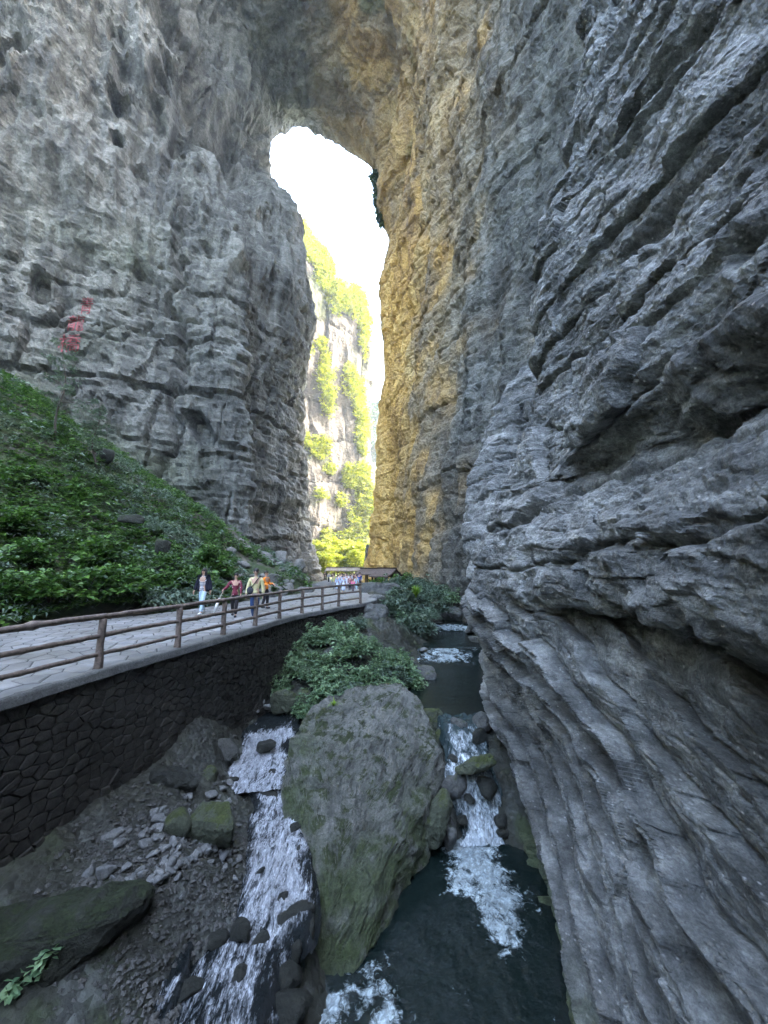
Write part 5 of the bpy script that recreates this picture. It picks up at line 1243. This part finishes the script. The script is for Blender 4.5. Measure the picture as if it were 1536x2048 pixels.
def person(loc, H, rz, label, top, bottom, shoe=(.5, .5, .5), stride=.10, arms=((.02, -.02), (.02, -.02)), hair='short', skirt=0, jacket=None, group=None, detail=False, lean=0.0, topm=None, longt=0, elbow=(0, 0), foreup=(0, 0)):
    """faces local -y; arms: (outward, forward) swing for each side; foreup: raise of the forearms"""
    e = empty('person', loc, label, 'person', group, rz)
    S = lambda x, y, z: Vector((x * H, y * H + lean * (z - .5) * H, z * H))
    st = stride; J = {}
    J['pel'] = S(0, 0, .53); J['sp'] = S(0, .004, .62); J['ch'] = S(0, 0, .73); J['nk'] = S(0, .004, .835); J['nk2'] = S(0, 0, .865); J['hd'] = S(0, -.004, .91); J['ht'] = S(0, 0, .955)
    for sd, k in ((-1, 0), (1, 1)):
        o_, f_ = arms[k]; fu = foreup[k]
        J['sh', k] = S(sd * .098, .004, .795)
        J['el', k] = S(sd * (.125 + o_ * .5), .012 - f_ * .5, .64)
        J['wr', k] = S(sd * (.130 + o_ - .03 * (fu > .05)), -.02 - f_ - fu * .9, .50 + fu)
        J['ha', k] = S(sd * (.130 + o_ - .04 * (fu > .05)), -.035 - f_ - fu * 1.05, .455 + fu * 1.12)
        ph = st * (1 if k else -1)
        J['hp', k] = S(sd * .050, 0, .50)
        J['kn', k] = S(sd * .052, -.012 - ph * .55 - (.015 if ph < 0 else 0), .275)
        J['an', k] = S(sd * .050, .012 - ph + (.02 if ph < 0 else 0), .048 + (.02 if ph < 0 else 0))
    Hn = H
    names = ['pel', 'sp', 'ch', 'nk', 'nk2', 'hd', 'ht']; rad = [.070, .062, .068, .030, .030, .052, .044]
    V = [J[n] for n in names]; E = [(i, i + 1) for i in range(6)]
    for k in (0, 1):
        b = len(V); V += [J['sh', k], J['el', k], J['wr', k]]; rad += [.034, .025, .017]; E += [(2, b), (b, b + 1), (b + 1, b + 2)]
        # palm, then four fingers of different length and a thumb
        dv = (J['ha', k] - J['wr', k]).normalized(); sdv = Vector((0, 1, 0)) if abs(dv.y) < .7 else Vector((0, 0, 1)); sdv = (sdv - dv * sdv.dot(dv)).normalized(); pn = dv.cross(sdv)
        pb = len(V); V.append(J['wr', k] + dv * .028 * H); rad.append(.019); E.append((b + 2, pb))
        if detail:
            for q, (off, ln) in enumerate([(-.018, .035), (-.006, .043), (.006, .041), (.017, .032)]):
                a0 = J['wr', k] + dv * .048 * H + sdv * off * H; a1 = a0 + dv * ln * .6 * H; a2 = a1 + (dv * .8 + pn * .5).normalized() * ln * .5 * H
                c0 = len(V); V += [a0, a1, a2]; rad += [.0062, .0055, .0045]; E += [(pb, c0), (c0, c0 + 1), (c0 + 1, c0 + 2)]
            a0 = J['wr', k] + dv * .022 * H - sdv * .018 * H; a1 = a0 + (dv * .7 - sdv * .7) * .022 * H; c0 = len(V); V += [a0, a1]; rad += [.0065, .0055]; E += [(pb, c0), (c0, c0 + 1)]
        else:
            c0 = len(V); V.append(J['ha', k]); rad.append(.014); E.append((pb, c0))
    for k in (0, 1):
        b = len(V); ft = J['an', k] + Vector((0, -.085 * H, -.030 * H)); V += [J['hp', k], J['kn', k], J['an', k], ft]; rad += [.050, .034, .021, .018]; E += [(0, b), (b, b + 1), (b + 1, b + 2), (b + 2, b + 3)]
    skin('body', V, E, [r_ * H for r_ in rad], skin_m, e)
    # top with sleeves
    tm = topm or cmat(top); g_ = .010
    lowz = S(0, 0, .50 - longt)
    V = [lowz, J['pel'], J['sp'], J['ch'], J['nk'] - Vector((0, 0, .012 * H))]; rad = [.078 + longt * .15, .080, .074, .078, .040]; E = [(0, 1), (1, 2), (2, 3), (3, 4)]
    for k in (0, 1):
        b = len(V); V += [J['sh', k], J['el', k], J['wr', k]]; rad += [.044, .036, .026]; E += [(3, b), (b, b + 1), (b + 1, b + 2)]
    skin('top', V, E, [r_ * H for r_ in rad], tm, e, 2)
    if jacket:
        for k, sd in ((0, -1), (1, 1)):
            V = [J['ch'] + Vector((sd * .052 * H, .01 * H, .05 * H)), J['ch'] + Vector((sd * .075 * H, .012 * H, -.05 * H)), J['sp'] + Vector((sd * .088 * H, .012 * H, -.02 * H)), J['pel'] + Vector((sd * .095 * H, .015 * H, -.06 * H)), J['sh', k], J['el', k], J['wr', k]]
            skin('jacket', V, [(0, 1), (1, 2), (2, 3), (0, 4), (4, 5), (5, 6)], [r_ * H for r_ in (.050, .052, .055, .062, .050, .045, .036)], cmat(jacket), e, 0)
        skin('jacket', [J['ch'] + Vector((0, .03 * H, .06 * H)), J['sp'] + Vector((0, .035 * H, 0)), J['pel'] + Vector((0, .04 * H, -.06 * H))], [(0, 1), (1, 2)], [.075 * H, .078 * H, .088 * H], cmat(jacket), e, 0)
    # trousers or skirt
    bm_ = cmat(bottom)
    if skirt:
        V = [J['pel'] + Vector((0, 0, .03 * H)), S(0, 0, .45), S(0, 0, .30), S(0, 0, skirt)]
        skin('skirt', V, [(0, 1), (1, 2), (2, 3)], [r_ * H for r_ in (.070, .095, .115, .135)], bm_, e, 0)
    else:
        V = [J['pel'] + Vector((0, 0, .035 * H)), J['pel']]; rad = [.072, .080]; E = [(0, 1)]
        for k in (0, 1):
            b = len(V); V += [J['hp', k], J['kn', k], J['an', k] + Vector((0, 0, .005 * H))]; rad += [.058, .043, .034]; E += [(1, b), (b, b + 1), (b + 1, b + 2)]
        skin('trousers', V, E, [r_ * H for r_ in rad], bm_, e, 1)
    for k in (0, 1):
        a = J['an', k]; ell('shoe', (a.x, a.y - .035 * H, a.z - .022 * H), (.028 * H, .072 * H, .026 * H), cmat(shoe), e, 10, 6)
    hd = J['hd']; 
    ell('hair', (hd.x, hd.y + .016 * H, hd.z + .020 * H), (.054 * H, .058 * H, .056 * H), hair_m, e, 12, 8, noise_=.12)
    if hair == 'long':
        ell('hair', (hd.x - .042 * H, hd.y + .012 * H, hd.z - .050 * H), (.026 * H, .034 * H, .105 * H), hair_m, e, 8, 7, noise_=.15)
        ell('hair', (hd.x + .042 * H, hd.y + .012 * H, hd.z - .050 * H), (.026 * H, .034 * H, .105 * H), hair_m, e, 8, 7, noise_=.15)
        ell('hair', (hd.x, hd.y + .045 * H, hd.z - .055 * H), (.055 * H, .030 * H, .12 * H), hair_m, e, 10, 7, noise_=.15)
    if detail:
        fy = hd.y - .050 * H
        for sd in (-1, 1): ell('eye', (hd.x + sd * .018 * H, fy + .004 * H, hd.z + .004 * H), (.006 * H, .004 * H, .003 * H), hair_m, e, 6, 4)
        ell('nose', (hd.x, fy - .004 * H, hd.z - .010 * H), (.006 * H, .010 * H, .012 * H), skin_m, e, 6, 5)
        ell('mouth', (hd.x, fy + .003 * H, hd.z - .028 * H), (.013 * H, .004 * H, .003 * H), cmat((.25, .07, .06)), e, 6, 4)
        for sd in (-1, 1): ell('ear', (hd.x + sd * .052 * H, hd.y + .004 * H, hd.z - .002 * H), (.006 * H, .012 * H, .018 * H), skin_m, e, 6, 5)
    return e, J
q = UZ(403, 1229, 0)
p1, J1 = person((q[0], q[1], .01), 1.98, R(-8), 'woman in black jacket over striped top and pale blue jeans walking on the path', (.5, .5, .5), (.42, .56, .64), (.7, .7, .7), .12, ((.05, .02), (.05, -.02)), 'long', jacket=(.012, .014, .024), topm=stripe.m, detail=True)
q = UZ(468, 1234, 0)
p2, J2 = person((q[0], q[1], .01), 1.80, R(10), 'woman in dark red flowered top and black trousers walking with an umbrella', (.2, .02, .04), (.02, .018, .02), (.03, .03, .03), .10, ((.14, .06), (.0, .04)), 'short', topm=flor.m, longt=.05, detail=True, lean=.05, foreup=(.10, 0))
q = UZ(508, 1243, 0)
p3, J3 = person((q[0], q[1], .01), 2.0, R(0), 'man in pale yellow sweater and blue jeans with crossbody bag on the path', (.56, .52, .28), (.035, .065, .15), (.65, .65, .62), .08, ((.02, .04), (.02, -.02)), 'short', detail=True)
q = UZ(530, 1218, 0)
p4, J4 = person((q[0], q[1], .01), 1.84, R(70), 'person in orange shirt and black trousers looking down at a phone', (.80, .26, .03), (.02, .02, .024), (.03, .03, .03), .03, ((.0, .02), (.0, .02)), 'short', detail=True, foreup=(.12, .14))
# umbrella, bag, phone: held, but things of their own
def world(e, v): return Matrix.Translation(e.location) @ Matrix.Rotation(e.rotation_euler.z, 4, 'Z') @ v
hw = world(p2, J2['ha', 0]); um = empty('umbrella', hw, 'folded white umbrella held out by the woman in dark red top', 'umbrella')
tip = Vector((-.28, -.25, -hw.z + .06)); V = [Vector((.02, 0, .10)), Vector((0, 0, 0)), tip * .25, tip * .5, tip * .8, tip]
obj('canopy', tube(V[2:5], [.045, .055, .02], 8, 3, 0, .3, 'canopy', cmat((.72, .72, .70))), um)
obj('shaft', tube([V[0], V[1], V[2]], .010, 6, 3, name='shaft', mat=cmat((.55, .5, .35))), um); obj('tip', tube([V[4], V[5]], [.018, .006], 6, 3, name='tip', mat=cmat((.6, .6, .6))), um)
bw = world(p3, J3['pel'] + Vector((-.16, -.12, .12)))
bg_ = empty('bag', bw, 'dark grey crossbody bag hanging at the hip of man in yellow', 'bag')
ell('pouch', (0, 0, -.04), (.13, .06, .14), cmat((.04, .045, .055)), bg_, 12, 8, noise_=.1)
sh_ = J3['sh', 1] - (J3['pel'] + Vector((-.16, -.12, .12)))
obj('strap', tube([(.03, -.02, .05), sh_ * .35 + Vector((0, -.07, .02)), sh_ * .75 + Vector((-.02, -.09, .04)), sh_ + Vector((-.03, -.02, .085)), sh_ + Vector((-.06, .10, .03))], .017, 6, 2, name='strap', mat=cmat((.02, .02, .025))), bg_)
hw = world(p4, (J4['ha', 0] + J4['ha', 1]) / 2 + Vector((0, -.03, .03)))
ph = obj('phone', boxme('phone', (0, 0, 0), (.075, .012, .15), cmat((.02, .02, .02)))); ph.location = hw; ph.rotation_euler = (R(-50), 0, R(70)); tag(ph, 'dark phone held by the person in orange shirt', 'phone')
# the crowd near the far end
crowd = [ # px, feet py, H, top, bottom, hair, skirt, label, rz, detail
 (649, 1158.5, 1.7, (.03, .035, .04), (.03, .03, .035), 'short', 0, 'person in dark clothes farthest down the path on the left'),
 (657, 1166, 1.7, (.20, .22, .24), (.02, .02, .025), 'short', 0, 'person in grey top and black trousers before the long shelter'),
 (665, 1165, 1.65, (.02, .02, .025), (.05, .05, .055), 'long', 0, 'person in black jacket at the left rear of the crowd'),
 (667.5, 1179.5, 1.62, (.42, .46, .16), (.22, .23, .22), 'short', 0, 'person in yellow green top and grey trousers at left front of crowd'),
 (675, 1181, 1.55, (.40, .50, .66), (.42, .52, .68), 'short', .1, 'person in light blue robe with white collar left of the centre'),
 (678.5, 1176, 1.6, (.60, .62, .66), (.35, .45, .6), 'long', .12, 'woman in white top and blue skirt behind the light blue robe'),
 (687, 1182.5, 1.6, (.52, .58, .70), (.56, .62, .74), 'short', .08, 'woman in very pale blue dress at the front of the crowd'),
 (694, 1178, 1.6, (.62, .62, .66), (.5, .5, .56), 'long', .15, 'woman with long dark hair and white dress in the crowd'),
 (700.5, 1177, 1.66, (.45, .50, .58), (.05, .05, .06), 'short', 0, 'person in pale top and black trousers right of the white dress'),
 (700, 1181, 1.5, (.30, .12, .14), (.03, .03, .05), 'short', 0, 'person in dark purple top next to the pink backpack'),
 (706, 1182, 1.2, (.85, .16, .34), (.10, .07, .09), 'long', 0, 'child in bright pink at the right front of the crowd'),
 (705, 1173, 1.68, (.02, .02, .028), (.03, .03, .035), 'short', 0, 'man in black behind the child in pink'),
 (711, 1174, 1.66, (.16, .05, .05), (.03, .03, .04), 'short', 0, 'man in dark red brown shirt at the right rear'),
 (713, 1180, 1.5, (.30, .42, .50), (.40, .55, .62), 'short', 0, 'person in pale teal trousers at the right side of crowd'),
 (718, 1176, 1.7, (.03, .06, .30), (.03, .035, .05), 'short', 0, 'man in royal blue jacket at the right end of the crowd'),
 (720.5, 1173, 1.7, (.03, .03, .035), (.02, .02, .025), 'short', 0, 'person in black at the far right edge of the crowd'),
 (682, 1170, 1.65, (.10, .10, .13), (.04, .04, .05), 'short', 0, 'dark dressed person hidden in the middle of the crowd'),
 (690, 1169, 1.65, (.35, .30, .28), (.05, .05, .07), 'short', 0, 'person in beige brown shirt behind the dresses'),
]
for i, (px, py, Hh, tc, bc, hr, skt, lb) in enumerate(crowd):
    Y = 31 + (1182.5 - py) * 1.6 if py > 1160 else 70
    x = (px - 768) / 785 * Y; zf = float(pathz(Y))
    person((x, Y, zf + .01), Hh * (.93 if Y < 60 else 1), R(random.uniform(-30, 30)), lb, tc, bc, (.3, .3, .3), random.choice([.03, .07, -.06]), ((.01, .02), (.01, -.02)), hr, skt, group='people walking in the far crowd')
bpy.context.view_layer.update(); dg2 = bpy.context.evaluated_depsgraph_get()
for o, mt in pending:
    me = bpy.data.meshes.new_from_object(o.evaluated_get(dg2)); me.name = o.name.split('.')[0]
    me.materials.clear(); me.materials.append(mt)
    o['_new'] = 1; o_me = me; o.modifiers.clear(); o.data = me; del o['_new']
# lamps? none lit in the photo
print('people done')
# ------------------------------------------------------------------ haze
hz = bpy.data.materials.new('haze_air'); hz.use_nodes = True; t = hz.node_tree; t.nodes.clear()
vp = t.nodes.new('ShaderNodeVolumePrincipled'); vp.inputs['Density'].default_value = .00035; vp.inputs['Color'].default_value = (.80, .90, 1, 1); vp.inputs['Anisotropy'].default_value = .3
mo = t.nodes.new('ShaderNodeOutputMaterial'); t.links.new(vp.outputs[0], mo.inputs['Volume'])
lo, hi = Vector((-175, -70, -9)), Vector((90, 345, 190))
V = [(x, y, z) for x in (lo.x, hi.x) for y in (lo.y, hi.y) for z in (lo.z, hi.z)]
Fs = [(0, 1, 3, 2), (4, 6, 7, 5), (0, 4, 5, 1), (2, 3, 7, 6), (0, 2, 6, 4), (1, 5, 7, 3)]
tag(obj('haze', pydata('haze', V, Fs, hz)), kind='stuff')
